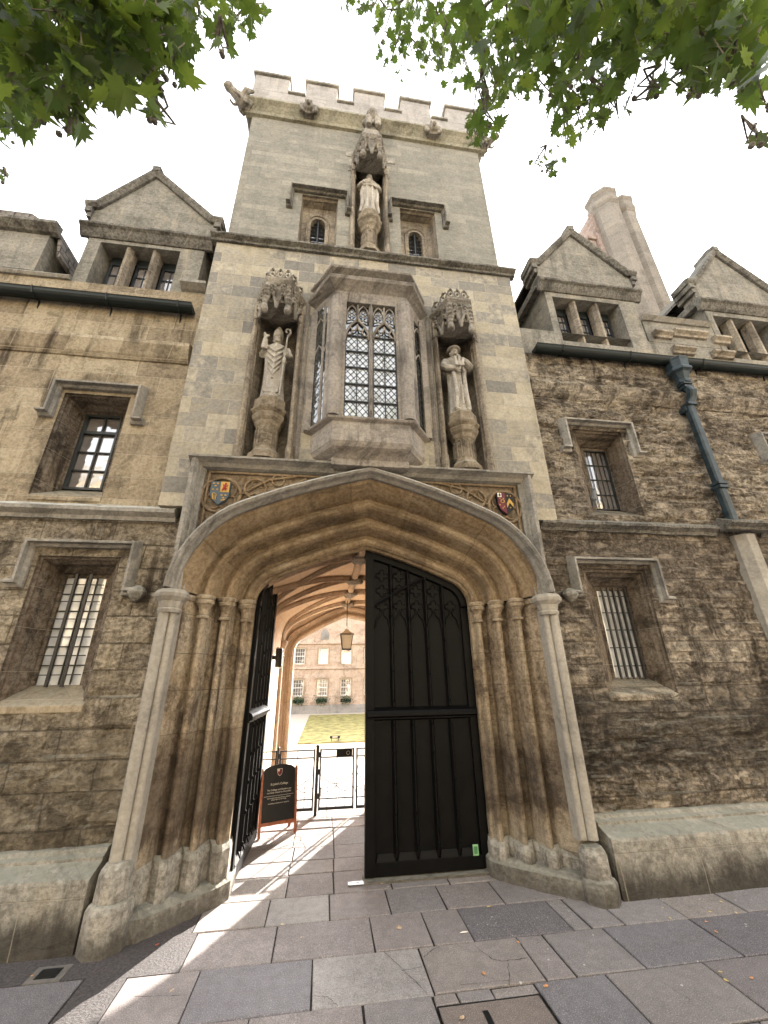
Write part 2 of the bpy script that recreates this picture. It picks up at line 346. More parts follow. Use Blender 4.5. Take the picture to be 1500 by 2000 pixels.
M['bark'] = stone('plane_bark', [(.07, .06, .045), (.14, .12, .09), (.22, .20, .15)], 9., 9., .001, .2, streak=.3, bd=.02, top=0)

# ---------------------------------------------------------------- shape builders
XC, TY, WY = .45, 4.30, 4.42
def lin(a, b, n): return [a+(b-a)*i/n for i in range(n+1)]
def rect(x0, x1, z0, z1, y): return [(x0, y, z0), (x1, y, z0), (x1, y, z1), (x0, y, z1)]

def wall_grid(x0, x1, z0, z1, Y, holes=(), step=.2, disp=None, border=.35, top_open=False):
    """front sheet with rectangular holes, optional relief, returned edges closed by a skirt"""
    def cuts(a, b, ex):
        e = sorted(set([a, b]+[round(v, 4) for v in ex if a < v < b])); out = []
        for p, q in zip(e, e[1:]):
            k = max(1, int(math.ceil((q-p)/step))); out += [p+(q-p)*i/k for i in range(k)]
        return out+[b]
    xs = cuts(x0, x1, [v for h in holes for v in h[:2]]); zs = cuts(z0, z1, [v for h in holes for v in h[2:4]])
    mb = MB(); idx = {}
    def vert(i, j):
        if (i, j) in idx: return idx[i, j]
        x, z = xs[i], zs[j]; y = Y
        if disp:
            d = min(x-x0, x1-x, z-z0, z1-z)
            for h in holes:
                dx = max(h[0]-x, 0, x-h[1]); dz = max(h[2]-z, 0, z-h[3]); d = min(d, math.hypot(dx, dz))
            y += disp(x, z)*min(1, max(0, d)/.06)
        mb.v.append((x, y, z)); idx[i, j] = len(mb.v)-1; return idx[i, j]
    for i in range(len(xs)-1):
        for j in range(len(zs)-1):
            cx, cz = (xs[i]+xs[i+1])/2, (zs[j]+zs[j+1])/2
            if any(h[0] < cx < h[1] and h[2] < cz < h[3] for h in holes): continue
            mb.f.append([vert(i, j), vert(i+1, j), vert(i+1, j+1), vert(i, j+1)]); mb.col.append(None)
    b = Y+border
    for q in ([(x0, Y, z0), (x0, Y, z1), (x0, b, z1), (x0, b, z0)], [(x1, Y, z0), (x1, b, z0), (x1, b, z1), (x1, Y, z1)],
              [(x0, Y, z1), (x1, Y, z1), (x1, b, z1), (x0, b, z1)], [(x0, Y, z0), (x0, b, z0), (x1, b, z0), (x1, Y, z0)]):
        mb.add(q, [(0, 1, 2, 3)])
    return mb

def nz(x, y, z, s, o=4): return noise.fractal(Vector((x*s, y*s, z*s)), 1., 2., o)
def disp_right(x, z):
    e = noise.fractal(Vector((x*2.2, z*9., 1.3)), .9, 2.1, 6)
    e += .45*noise.fractal(Vector((x*9, z*22., 4.)), .8, 2.1, 4)
    amt = .35+.65*max(0, min(1, .5+1.3*noise.noise(Vector((x*.8, z*.9, 7)))))
    band = 1. if (.5 < z < 1.35 or 3.6 < z < 5.8) else .5
    row = math.floor(z/.17); blk = noise.cell(Vector((math.floor(x/.45+.5*(row % 2)), row, 3.)))
    return max(-.024, e*.055)*amt*band + (blk-.5)*.016
def disp_left_low(x, z):
    row = math.floor(z/.24); blk = noise.cell(Vector((math.floor(x/.7+.5*(row % 2)), row, 9.)))
    k = 1.3 if z < 1.7 else .7
    return (noise.fractal(Vector((x*3.2, z*5., 2.)), .9, 2.1, 6)*.020 + max(0, noise.fractal(Vector((x*6, z*9., 5.)), 1, 2.1, 4)-.2)*.035)*k + (blk-.5)*.018
def disp_left(x, z): return nz(x, 2, z, 1.8, 5)*.008 + max(0, nz(x, 5, z, 5., 4)-.25)*.02

def straight(name, x0, x1, prof, mat, parent, bevel=.006, jag=0):
    """moulding along X; prof = closed list of (y,z)"""
    mb = MB()
    if jag:
        n = int((x1-x0)/.05); rings = []
        for i in range(n+1):
            x = x0+(x1-x0)*i/n
            rings.append([(x, y+nz(x, y, z, 6)*jag, z+nz(x, z, y, 6)*jag) for y, z in prof])
        mb.loft(rings)
    else: mb.prismX(prof, x0, x1)
    return obj(name, mb, mat, parent, bevel=0 if jag else bevel)

def string_prof(Y, zt, zb, p):
    h = zt-zb
    return [(Y+.06, zt+.05*p/.1), (Y-p*.2, zt+.02), (Y-p, zt-h*.25), (Y-p, zt-h*.5), (Y-p*.75, zt-h*.62), (Y-p*.45, zt-h*.75), (Y-p*.35, zb), (Y+.06, zb)]

def label_mould(name, xl, xr, zt, zl, zr, Y, mat, parent, wd=.095, pr=.125, stop=.15, stops=True):
    path = [(xl-stop, zl), (xl, zl), (xl, zt), (xr, zt), (xr, zr), (xr+stop, zr)]
    if not stops: path = path[1:-1]
    prof = [(0, Y+.02), (0, Y-pr*.35), (wd*.35, Y-pr*.5), (wd*.35, Y-pr), (wd*.62, Y-pr), (wd, Y-.01), (wd, Y+.02)]
    mb = MB().sweep(path, prof); mb.uv = {}
    return obj(name, mb, mat, parent, bevel=.004)

def window(parent, o, Yw, g, Yg, kind, hood=None, glassm='glass', mat='reveal', label=None, sill=.03):
    """o = opening (x0,x1,z0,z1) in the wall face, g = glazed rectangle set back at Yg"""
    win = MB(); steps = [(0, 0), (0, .10), (.16, .14), (.16, .22), (.34, .34), (.40, .45), (.40, .52), (.72, .78), (.80, .86), (.8, .93), (1, .97), (1, 1.08)]
    rings = []
    D = Yg-Yw
    for t, d in steps:
        x0 = o[0]+(g[0]-o[0])*t; x1 = o[1]+(g[1]-o[1])*t; z1 = o[3]+(g[3]-o[3])*t; z0 = o[2]+(g[2]-o[2])*min(1, d)
        rings.append(rect(x0, x1, z0, z1, Yw+D*d))
    for k in range(len(rings)-1):
        a, b = rings[k], rings[k+1]
        for i in (1, 2, 3):
            j = (i+1) % 4
            win.add([a[i], a[j], b[j], b[i]], [(0, 1, 2, 3)])
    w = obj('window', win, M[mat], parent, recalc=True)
    if label: w['label'] = label
    s = MB().loft([[(o[0]-.0+.002, Yw-sill*.5, o[2]-.005), (o[1]-.002, Yw-sill*.5, o[2]-.005), (o[1]-.002, Yw-sill*.5, o[2]-.07), (o[0]+.002, Yw-sill*.5, o[2]-.07)],
                   [(o[0]+.002, Yg+.02, g[2]+.002), (o[1]-.002, Yg+.02, g[2]+.002), (o[1]-.002, Yg+.02, g[2]-.16), (o[0]+.002, Yg+.02, g[2]-.16)]])
    obj('sill', s, M['left'] if o[0] < 0 else M['right'], w, bevel=.012)
    obj('glass', MB().box(g[0]-.01, g[1]+.01, Yg+.03, Yg+.04, g[2]-.01, g[3]+.01), M[glassm], w)
    W, H = g[1]-g[0], g[3]-g[2]
    bars = MB()
    def vb(x, r, y=Yg, z0=g[2], z1=g[3]): bars.box(x-r, x+r, y-r, y+r, z0, z1)
    def hb(z, r, y=Yg, x0=g[0], x1=g[1]): bars.box(x0, x1, y-r-.001, y+r+.001, z-r, z+r)
    if kind == 'grille2':
        fr = MB(); 
        for x in (g[0]+W*.36, g[0]+W*.70): fr.box(x-.013, x+.013, Yg-.09, Yg-.064, g[2]-.02, g[3]+.02)
        for k in range(6): fr.box(g[0]-.01, g[1]+.01, Yg-.062, Yg-.05, g[2]+H*(k+.5)/6-.005, g[2]+H*(k+.5)/6+.005)
        obj('iron_bar', fr, M['iron'], w)
        for k in range(1, 4): vb(g[0]+W*k/4, .006, Yg+.015)
        for k in range(1, 6): hb(g[2]+H*k/6, .006, Yg+.015)
    elif kind == 'grille5':
        fr = MB()
        for k in range(5): x = g[0]+W*(k+.5)/5; fr.box(x-.009, x+.009, Yg-.07, Yg-.052, g[2]-.02, g[3]+.02)
        for k in range(5): fr.box(g[0]-.01, g[1]+.01, Yg-.05, Yg-.038, g[2]+H*(k+.6)/5-.006, g[2]+H*(k+.6)/5+.006)
        obj('iron_bar', fr, M['iron'], w)
        for k in range(1, 5): vb(g[0]+W*k/5, .004, Yg+.018)
    elif kind == 'casement':
        fr = MB()
        r = .028
        fr.box(g[0], g[0]+r*1.3, Yg-.02, Yg+.028, g[2], g[3]); fr.box(g[1]-r, g[1], Yg-.02, Yg+.028, g[2], g[3])
        fr.box(g[0]+r*1.3, g[1]-r, Yg-.02, Yg+.028, g[3]-r*1.2, g[3]); fr.box(g[0]+r*1.3, g[1]-r, Yg-.02, Yg+.028, g[2], g[2]+r*1.2)
        fr.box(g[0]+r*1.3, g[1]-r, Yg-.018, Yg+.026, g[2]+H*.73, g[2]+H*.77)
        obj('casement_frame', fr, M['frame_dark'], w, bevel=.003)
        vb(g[0]+W*.53, .010, Yg+.01)
        for q in (.25, .49, .93): hb(g[2]+H*q, .008 if q < .9 else .001, Yg+.01)
    elif kind == 'leaded':
        fr = MB(); r = .016
        fr.box(g[0], g[0]+r, Yg-.01, Yg+.028, g[2], g[3]); fr.box(g[1]-r, g[1], Yg-.01, Yg+.028, g[2], g[3])
        fr.box(g[0]+r, g[1]-r, Yg-.01, Yg+.028, g[3]-r, g[3]); fr.box(g[0]+r, g[1]-r, Yg-.01, Yg+.028, g[2], g[2]+r)
        obj('casement_frame', fr, M['frame_dark'], w)
        for k in range(1, 5): vb(g[0]+W*k/5, .004, Yg+.018)
        for k in range(1, 4): hb(g[2]+H*k/4, .006, Yg+.018)
    if bars.v: obj('glazing_bars', bars, M['lead'], w)
    if hood:
        label_mould('hood_mould', *hood, Yw, M['trim'], w)
        if kind.startswith('grille'):
            sxx, szz = (hood[1]+.16, hood[4]+.03) if o[0] < 0 else (hood[0]-.16, hood[3]+.03)
            obj('label_stop', MB().lathe(sxx, Yw-.05, [(.02, szz-.09), (.06, szz-.06), (.09, szz-.02), (.095, szz), (.07, szz+.04), (.02, szz+.07)], 10), M['plinth'], w)
    return w

# four-centred arch: list of (x,z) from left springing over the apex to the right springing
def arch_pts(xc, hl, hr, spring, rise, r1, th, d=0., n1=9, n2=11, r1r=None, thr=None, sides='LR'):
    def half(hw, r1, th):
        c, s = math.cos(th), math.sin(th); Cs = (hw-r1, 0); Px, Pz = Cs[0]+r1*c, r1*s
        ax, az = Px, Pz-rise; R_ = (ax*ax+az*az)/(2*(ax*c+az*s)); Cb = (Px-R_*c, Pz-R_*s)
        pts = [(Cs[0]+(r1+d)*math.cos(th*i/n1), (r1+d)*math.sin(th*i/n1)) for i in range(n1)]
        a0 = th; rr = R_+d
        ae = math.pi/2 if Cb[0] >= 0 else math.acos(max(-1, min(1, -Cb[0]/rr)))
        pts += [(Cb[0]+rr*math.cos(a0+(ae-a0)*i/n2), Cb[1]+rr*math.sin(a0+(ae-a0)*i/n2)) for i in range(n2+1)]
        return pts
    L = [(xc-x, spring+z) for x, z in half(hl, r1, th)]; Rr = [(xc+x, spring+z) for x, z in half(hr, r1r or r1, thr or th)]
    L[-1] = (xc, L[-1][1]); Rr[-1] = (xc, L[-1][1])
    return L + Rr[-2::-1] if sides == 'LR' else L
SPR, RISE, HW, RR, TH = 2.62, .70, 1.285, .33, R(65)
def A(d): return arch_pts(XC, HW, HW, SPR, RISE, RR, TH, d)

# ================================================================ GATE TOWER
tower = thing('gate_tower', 'tall battlemented stone gate tower with carved arch, oriel and niches, between the two wings', 'tower', (XC, TY, 0))

# lower stage wall
NL = (-1.13, -.545, 4.22, 6.65); NR = (1.425, 2.01, 4.22, 6.65)
lw = wall_grid(-1.9, 2.82, 4.22, 8.08, TY, [NL, NR], .25, border=.5)
# strips beside the arch label
for x0, x1 in ((-1.9, -1.60), (2.50, 2.82)): lw.box(x0, x1, TY, TY+.5, 3.60, 4.22)
obj('lower_wall', lw, M['tower_low'], tower)
obj('side_wall', MB().box(-1.88, -1.70, TY+.5, 10.6, 0, 11.9).box(2.66, 2.80, TY+.5, 10.6, 0, 11.9).box(-1.7, 2.62, 10.45, 10.6, 4.1, 11.9), M['tower_up'], tower)
obj('roof', MB().box(-1.7, 2.62, TY+.6, 10.4, 11.5, 11.6), M['slate'], tower)
UY = TY+.07
LAN = (-.72, -.10, 8.22, 9.60); LANR = (1.0, 1.64, 8.22, 9.60); NT = (.155, .755, 8.22, 10.8)
uw = wall_grid(-1.80, 2.70, 8.10, 11.95, UY, [LAN, LANR, NT], .25, border=.4)
obj('upper_wall', uw, M['tower_up'], tower)
straight('string_course', -1.98, 2.90, string_prof(TY, 8.13, 8.0, .11), M['soot'], tower, jag=.006)
straight('parapet_string', -1.93, 2.86, [(TY+.12, 12.14), (TY-.02, 12.13), (TY-.13, 12.05), (TY-.13, 12.0), (TY-.07, 11.95), (TY+.0, 11.86), (TY+.02, 11.80), (TY+.12, 11.78)], M['lichen'], tower, jag=.004)
for sx in (-1, 1):
    x = XC+sx*2.38; mb = MB().box(min(x, x-sx*.1), max(x, x-sx*.1), TY+.12, 10.6, 11.82, 12.12); obj('parapet_string', mb, M['parapet'], tower, bevel=.02)
# parapet with merlons
pb = MB(); cop = MB()
mer = [(-1.89, -1.20), (-.85, -.22), (.135, .76), (1.13, 1.76), (2.12, 2.80)]
pb.box(-1.89, 2.80, TY+.02, TY+.30, 12.10, 12.70)
last = None
for k, (a, b) in enumerate(mer):
    pb.box(a, b, TY+.023, TY+.297, 12.702, 13.26)
    obj('merlon_coping', MB().prismX([(TY-.02, 13.26), (TY-.02, 13.33), (TY+.10, 13.42), (TY+.22, 13.42), (TY+.34, 13.33), (TY+.34, 13.26)], a-.035, b+.035), M['trim'], tower, bevel=.008)
    if k: obj('crenel_coping', MB().prismX([(TY-.02, 12.703), (TY-.02, 12.76), (TY+.06, 12.79), (TY+.30, 12.79), (TY+.34, 12.75), (TY+.34, 12.703)], mer[k-1][1]+.002, a-.002), M['trim'], tower, bevel=.008)
for x0, x1 in ((-1.889, -1.62), (2.53, 2.799)):
    pb.box(x0, x1, TY+.30, 10.5, 12.1, 12.7)
    for y in (5.3, 6.7, 8.1, 9.5): pb.box(x0, x1, y, y+.75, 12.7, 13.35)
obj('parapet', pb, M['parapet'], tower, bevel=.012)

# carved beasts on the parapet string
def beast(x, y, z, s, ang, lab=None):
    mb = MB(); d = Vector((math.sin(ang), -math.cos(ang), 0)); sd_ = Vector((math.cos(ang), math.sin(ang), 0))
    P = lambda a, b, c: tuple(Vector((x, y, z)) + d*a*s + sd_*b*s + Vector((0, 0, c*s)))
    mb.tube([P(-.1, 0, -.1), P(.25, 0, .0), P(.55, 0, .12), P(.8, 0, .2)], [.3*s, .28*s, .2*s, .15*s], 8)
    mb.ell(P(.85, 0, .24), (.2*s, .2*s, .17*s)); mb.ell(P(1.0, 0, .17), (.08*s, .08*s, .06*s))
    for q in (-1, 1):
        mb.tube([P(.3, .12*q, .1), P(.25, .34*q, .2), P(-.02, .4*q, .42)], [.15*s, .14*s, .06*s], 6)
        mb.tube([P(.35, .13*q, -.05), P(.55, .22*q, -.2), P(.72, .18*q, -.14)], [.08*s, .06*s, .05*s], 6)
        mb.tube([P(.85, .08*q, .32), P(.8, .13*q, .45)], [.05*s, .02*s], 5)
        mb.tube([P(.05, .14*q, -.1), P(.1, .24*q, -.3), P(.3, .2*q, -.32)], [.09*s, .07*s, .05*s], 6)
    return obj('carved_beast', mb, M['carve'], tower, remesh=.013)
beast(-1.88, TY+.02, 11.98, .46, R(-60)); beast(2.78, TY+.02, 11.95, .36, R(60))
def mask_carving(x, z):
    mb = MB().box(x-.10, x+.10, TY-.10, TY+.05, z-.13, z+.1)
    mb.ell((x, TY-.13, z+.02), (.09, .09, .12)); mb.ell((x, TY-.21, z-.03), (.04, .05, .05))
    for q in (-1, 1):
        mb.tube([(x+q*.06, TY-.1, z+.1), (x+q*.14, TY-.12, z+.02), (x+q*.13, TY-.12, z-.12), (x+q*.08, TY-.14, z-.16)], [.045, .05, .045, .03], 6)
        mb.ell((x+q*.05, TY-.2, z+.06), (.025, .02, .025))
    obj('carved_head', mb, M['carve'], tower, remesh=.012)
mask_carving(-.74, 11.98); mask_carving(1.72, 11.98)

# upper lancet windows
def lancet(o, gx0, gx1):
    g = (gx0, gx1, 8.30, 9.40); Yg = UY+.33
    win = MB(); rings = []
    for t, d in [(0, 0), (0, .12), (.22, .2), (.22, .3), (.5, .55)]:
        rings.append(rect(o[0]+(g[0]-.13-o[0])*t*2*.5, o[1]+(g[1]+.13-o[1])*t, o[2], o[3]+(9.5-o[3])*t, UY+.33*d))
    for k in range(len(rings)-1):
        for i in (1, 2, 3): j = (i+1) % 4; win.add([rings[k][i], rings[k][j], rings[k+1][j], rings[k+1][i]], [(0, 1, 2, 3)])
    w_ = obj('window', win, M['niche'], tower)
    # pierced slab with round-headed light
    xc = (gx0+gx1)/2; hw = (gx1-gx0)/2; Ys = UY+.182
    hd = [(xc+hw*math.cos(math.pi*k/10), 9.13+hw*1.25*math.sin(math.pi*k/10)) for k in range(11)]   # right to left
    inner = [(gx1, o[2])]+hd+[(gx0, o[2])]
    X0, X1, Z1 = rings[-1][0][0], rings[-1][1][0], rings[-1][2][2]
    outer = [(X1, o[2])]+[(max(X0, min(X1, xc+(x-xc)*4)), max(9.13, min(Z1, 9.13+(z-9.13)*4))) for x, z in hd]+[(X0, o[2])]
    sl_ = MB()
    sl_.loft([[(x, Ys, z) for x, z in outer], [(x, Ys, z) for x, z in inner], [(x, Ys+.14, z) for x, z in inner]], caps=False, closed=False)
    obj('light_surround', sl_, M['niche'], w_)
    e2 = [(xc+(hw+.045)*math.cos(math.pi*k/10), 9.13+(hw*1.25+.05)*math.sin(math.pi*k/10)) for k in range(11)]
    rm = MB().sweep([(gx0-.045, 8.3)]+e2[::-1]+[(gx1+.045, 8.3)], [(0, Ys-.018), (.02, Ys-.03), (.035, Ys-.002), (-.0, Ys-.002)]); rm.uv = {}
    obj('light_moulding', rm, M['niche'], w_)
    obj('glass', MB().box(gx0-.02, gx1+.02, Ys+.13, Ys+.14, 8.2, 9.35), M['glass'], w_)
    gr_ = MB().box(xc-.010, xc+.010, Ys+.03, Ys+.05, 8.22, 9.28)
    for k in range(11): gr_.box(gx0, gx1, Ys+.085, Ys+.097, 8.27+k*.1, 8.286+k*.1)
    obj('iron_bar', gr_, M['iron'], w_)
    gb = MB()
    for q in (.25, .75): x = gx0+(gx1-gx0)*q; gb.box(x-.004, x+.004, Ys+.10, Ys+.108, 8.2, 9.28)
    for k in range(11): gb.add([(gx0, Ys+.1, 8.24+k*.1), (gx1, Ys+.1, 8.24+k*.1), (gx1, Ys+.07, 8.26+k*.1), (gx0, Ys+.07, 8.26+k*.1)], [(0, 1, 2, 3)])
    obj('louvre', gb, M['lead'], w_)
    label_mould('hood_mould', o[0]-.14, o[1]+.13, 9.62, 9.16, 9.16, UY, M['soot'], w_, wd=.07, pr=.13, stop=.1)
lancet(LAN, -.555, -.305); lancet(LANR, 1.175, 1.425)

# ---------------------------------------------------------------- the great arch
AP = [(0.06, 5.05), (0.06, 4.87), (0, 4.87), (0, 4.80), (.025, 4.775), (.03, 4.745), (.055, 4.72), (.085, 4.715), (.11, 4.73), (.12, 4.755), (.14, 4.79), (.165, 4.785),
      (.19, 4.71), (.20, 4.665), (.215, 4.63), (.24, 4.60), (.27, 4.59), (.295, 4.605), (.305, 4.635), (.325, 4.675), (.355, 4.67), (.385, 4.58), (.395, 4.53), (.41, 4.485),
      (.435, 4.455), (.465, 4.445), (.49, 4.46), (.50, 4.485), (.515, 4.515), (.535, 4.51), (.56, 4.45), (.61, 4.36), (.66, 4.30), (.70, 4.285), (.71, 4.30)]
am = MB().sweep(A(0), AP, closed_prof=False)
for sx in (-1, 1): am.add([(XC+sx*(HW+d), y, SPR) for d, y in AP]+[(XC+sx*(HW+.71), 5.05, SPR)], [tuple(range(len(AP)+1))])
arch = obj('arch_moulding', am, M['arch'], tower, smooth=False)
HP = [(.70, 4.33), (.695, 4.24), (.72, 4.20), (.735, 4.14), (.76, 4.12), (.785, 4.14), (.80, 4.22), (.81, 4.36)]
hm = MB().sweep(A(0), HP); hm.uv = {}
hm.box(XC-2.1, XC-HW-.68, TY-.0, TY+.06, SPR-.05, SPR+.12).box(XC+HW+.68, XC+2.1, TY-.0, TY+.06, SPR-.05, SPR+.12)
obj('hood_mould', hm, M['trim'], tower)
JP = [(0.06, 5.05), (0.06, 4.87), (0, 4.87), (0, 4.80)]
for dc, yc, hol in ((.075, 4.745, [(.15, 4.84), (.195, 4.81)]), (.27, 4.615, [(.345, 4.72), (.39, 4.67)]), (.455, 4.475, [])):
    JP += [(dc-.045, yc+.05), (dc-.036, yc+.02), (dc-.033, yc-.012), (dc-.019, yc-.035), (dc, yc-.043), (dc+.019, yc-.035), (dc+.033, yc-.012), (dc+.036, yc+.02), (dc+.045, yc+.045)]+hol
JP += [(.525, 4.54), (.54, 4.51), (.56, 4.45), (.61, 4.36), (.66, 4.30), (.70, 4.285), (.73, 4.30)]
def roughen(mb, a, s=5):
    mb.v = [(x+nz(x, y, z, s)*a, y+nz(z, x, y, s)*a, z) for x, y, z in mb.v]; return mb
for sx, lab in ((-1, 'left'), (1, 'right')):
    X = lambda d: XC+sx*(HW+d)
    def col_sweep(prof, z0, z1, name, mat, ja=.003, parent=tower, step=.1):
        n = max(1, int((z1-z0)/step)); mb = MB().loft([[(X(d), y, z0+(z1-z0)*k/n) for d, y in prof] for k in range(n+1)], caps=False, closed=False)
        return obj(name, roughen(mb, ja, 4), mat, parent)
    bt = .43 if sx < 0 else .30
    jb = col_sweep(JP, bt-.06, SPR+.0, 'jamb', M['jamb'])
    # base: swollen profile, then rough plinth
    BP = [(-.02, 5.05), (-.02, 4.78), (.01, 4.73), (.03, 4.68), (.07, 4.655), (.12, 4.68), (.15, 4.73), (.18, 4.70), (.19, 4.60), (.22, 4.54), (.27, 4.52), (.32, 4.55), (.35, 4.60), (.38, 4.54), (.39, 4.43), (.42, 4.385), (.46, 4.37), (.51, 4.40), (.54, 4.43), (.60, 4.34), (.72, 4.27)]
    obj('jamb_base', roughen(MB().loft([[(X(d), y, z) for d, y in BP] for z in (.10, .17, .23, bt-.06)]+[[(X(d+.01), y+.03, bt-.02) for d, y in BP], [(X(d+.05), y+.1, bt+.01) for d, y in BP]], caps=False, closed=False), .006, 6), M['base'], jb)
    PP = [(-.05, 5.05), (-.055, 4.76), (.0, 4.66), (.10, 4.57), (.22, 4.45), (.36, 4.33), (.50, 4.22), (.62, 4.15), (.74, 4.12)]
    pn = 24; PPf = []
    for i in range(len(PP)-1):
        for k in range(4): PPf.append((PP[i][0]+(PP[i+1][0]-PP[i][0])*k/4, PP[i][1]+(PP[i+1][1]-PP[i][1])*k/4))
    PPf.append(PP[-1])
    rr_ = [[(X(d), y+nz(d*3, y, z+sx, 5)*.03, z) for d, y in PPf] for z in (-.03, .04, .10, .13)] + [[(X(d+.04), y+.07+nz(d*3, y, sx, 5)*.02, .155+nz(d, y, sx, 8)*.02) for d, y in PPf], [(X(d+.1), y+.25, .16) for d, y in PPf]]
    obj('jamb_plinth', MB().loft(rr_, caps=False, closed=False), M['base'], jb)
    # capitals
    for (d, y) in ((.075, 4.745), (.27, 4.615), (.455, 4.47)):
        c = MB().lathe(X(d), y, [(.045, 2.40), (.062, 2.405), (.066, 2.425), (.05, 2.44), (.052, 2.50), (.075, 2.54), (.092, 2.555), (.095, 2.58), (.085, 2.59), (.098, 2.605), (.10, 2.63), (.08, 2.645), (.04, 2.65)], 14)
        obj('capital', c, M['jamb'], jb, smooth=False, bevel=.003)
    IP = [(.50, 4.45), (.525, 4.49), (.55, 4.44), (.60, 4.345), (.65, 4.285), (.72, 4.27), (.74, 4.36), (.74, 4.75), (.50, 4.75)]
    obj('impost', MB().prismZ([(X(d), y) for d, y in IP], 2.575, 2.635), M['jamb'], jb, bevel=.004)
    # nook shaft carrying the label
    sxp = XC+sx*2.0; sy0 = 4.20
    sh = MB()
    n = 16
    for cx, cy, r in ((sxp+sx*.025, sy0-.01, .048), (sxp-sx*.05, sy0+.02, .036)):
        sh.lathe(cx, cy, [(r, .42), (r, 1.2), (r, 2.), (r, 2.47)], 12)
    sh.box(sxp-.085, sxp+.085, sy0+.03, TY+.14, .4, 2.48)
    nk = obj('nook_shaft', sh, M['shaft'], tower, smooth=True)
    nk.data.polygons.foreach_set('use_smooth', [True]*len(nk.data.polygons))
    md = nk.modifiers.new('e', 'EDGE_SPLIT'); md.split_angle = R(35)
    cp = MB()
    for z0, z1, r0, r1 in ((2.42, 2.45, .10, .115), (2.45, 2.47, .115, .10), (2.47, 2.53, .10, .115), (2.53, 2.565, .115, .15), (2.565, 2.60, .155, .165), (2.60, 2.64, .165, .14)):
        cp.lathe(sxp-sx*.01, sy0+.02, [(r0, z0), (r1, z1)], 8, R(22.5))
    obj('capital', cp, M['shaft'], nk, bevel=.004)
    o8 = [(math.cos(R(22.5+45*k)), math.sin(R(22.5+45*k))) for k in range(8)]
    b1, b2 = (.28, .50) if sx < 0 else (.165, .37)
    bs = MB().loft([[(sxp+a*r, sy0+b*r, z) for a, b in o8] for r, z in ((.128, b1), (.122, b2-.06), (.112, b2-.03), (.085, b2+.01))])
    bs2 = MB().loft([[(sxp+a*r, sy0-.01+b*r, z) for a, b in o8] for r, z in ((.168, -.03), (.164, b1-.045), (.145, b1-.01), (.11, b1+.002))])
    obj('shaft_base', roughen(bs, .002), M['base'], nk, bevel=.004); obj('shaft_base', roughen(bs2, .003), M['base'], nk, bevel=.006)
    # spandrel: face between the arch hood and the rectangular label
    pts = arch_pts(XC, HW, HW, SPR, RISE, RR, TH, .79, sides='L')
    pts = [(XC+sx*(XC-x), z) for x, z in pts]
    sp_ = MB(); xo = XC+sx*1.96
    ring = [p for p in pts]
    b0 = []
    for (x, z) in ring: b0.append(((x, TY+.055, z), (x, TY+.055, 4.16)))
    b0 = [((xo, TY+.055, SPR), (xo, TY+.055, 4.16))]+[q for q in b0 if abs(q[0][0]-XC) < abs(xo-XC)]
    for q, r_ in zip(b0, b0[1:]): sp_.add([q[0], r_[0], r_[1], q[1]], [(0, 1, 2, 3)])
    spo = obj('spandrel_panel', sp_, M['spandrel_ground'], tower)
    # blind tracery in the spandrel
    tr = MB(); sc0 = XC+sx*1.715; zc0 = 3.77
    def ringt(cx, cz, r, a0=0, a1=360, t=.018, y=TY+.035):
        k = max(5, int(abs(a1-a0)/18)); tr.tube([(cx+r*math.cos(R(a0+(a1-a0)*i/k)), y, cz+r*math.sin(R(a0+(a1-a0)*i/k))) for i in range(k+1)], t, 6)
    ringt(sc0, zc0, .215, t=.02)
    for a in (45, 135, 225, 315): ringt(sc0+.10*math.cos(R(a)), zc0+.10*math.sin(R(a)), .092, a-115, a+115, .012, TY+.045)
    for cx, cz, r in ((sc0-sx*.37, zc0+.10, .12), (sc0+sx*.02-sx*.0, zc0-.36, .10)):
        ringt(cx, cz, r, t=.015)
        for a in (90, 210, 330): ringt(cx+r*.45*math.cos(R(a)), cz+r*.45*math.sin(R(a)), r*.42, a-120, a+120, .009, TY+.045)
    ringt(sc0-sx*.20, zc0-.22, .08, t=.012); ringt(sc0-sx*.62, zc0+.22, .07, t=.012)
    tr.tube([(sc0-sx*.22, TY+.035, zc0+.02), (sc0-sx*.52, TY+.035, zc0+.22), (sc0-sx*.9, TY+.035, zc0+.30)], .014, 6)
    tr.tube([(sc0-sx*.49, TY+.035, zc0+.08), (sc0-sx*.7, TY+.035, zc0+.12), (sc0-sx*.95, TY+.035, zc0+.26)], .012, 6)
    tr.tube([(sc0+sx*.16, TY+.035, zc0+.30), (sc0+sx*.16, TY+.035, zc0-.8)], .016, 6); tr.tube([(sc0+sx*.16, TY+.035, zc0+.29), (sc0-sx*1.2, TY+.035, zc0+.29)], .016, 6)
    obj('blind_tracery', tr, M['spandrel'], spo, smooth=True)
    # painted shield
    cx, cz = at(430, 964, TY+.02) if sx < 0 else at(986, 985, TY+.02)
    def shp(k=1., w_=.105, h_=.14): return [(cx-w_*k, cz+h_*k), (cx+w_*k, cz+h_*k), (cx+w_*k, cz-.02*k), (cx+w_*.72*k, cz-h_*.62*k), (cx, cz-h_*1.08*k), (cx-w_*.72*k, cz-h_*.62*k), (cx-w_*k, cz-.02*k)]
    shd = obj('painted_shield', MB().prismY(shp(), TY-.01, TY+.04), M['blue'] if sx < 0 else M['black'], tower, bevel=.004)
    Yf = TY-.014
    def patch(poly, mat, name='heraldic_charge', dy=0.): obj(name, MB().prismY([(cx+a, cz+b) for a, b in poly], Yf-.003-dy, Yf+.003-dy), M[mat], shd)
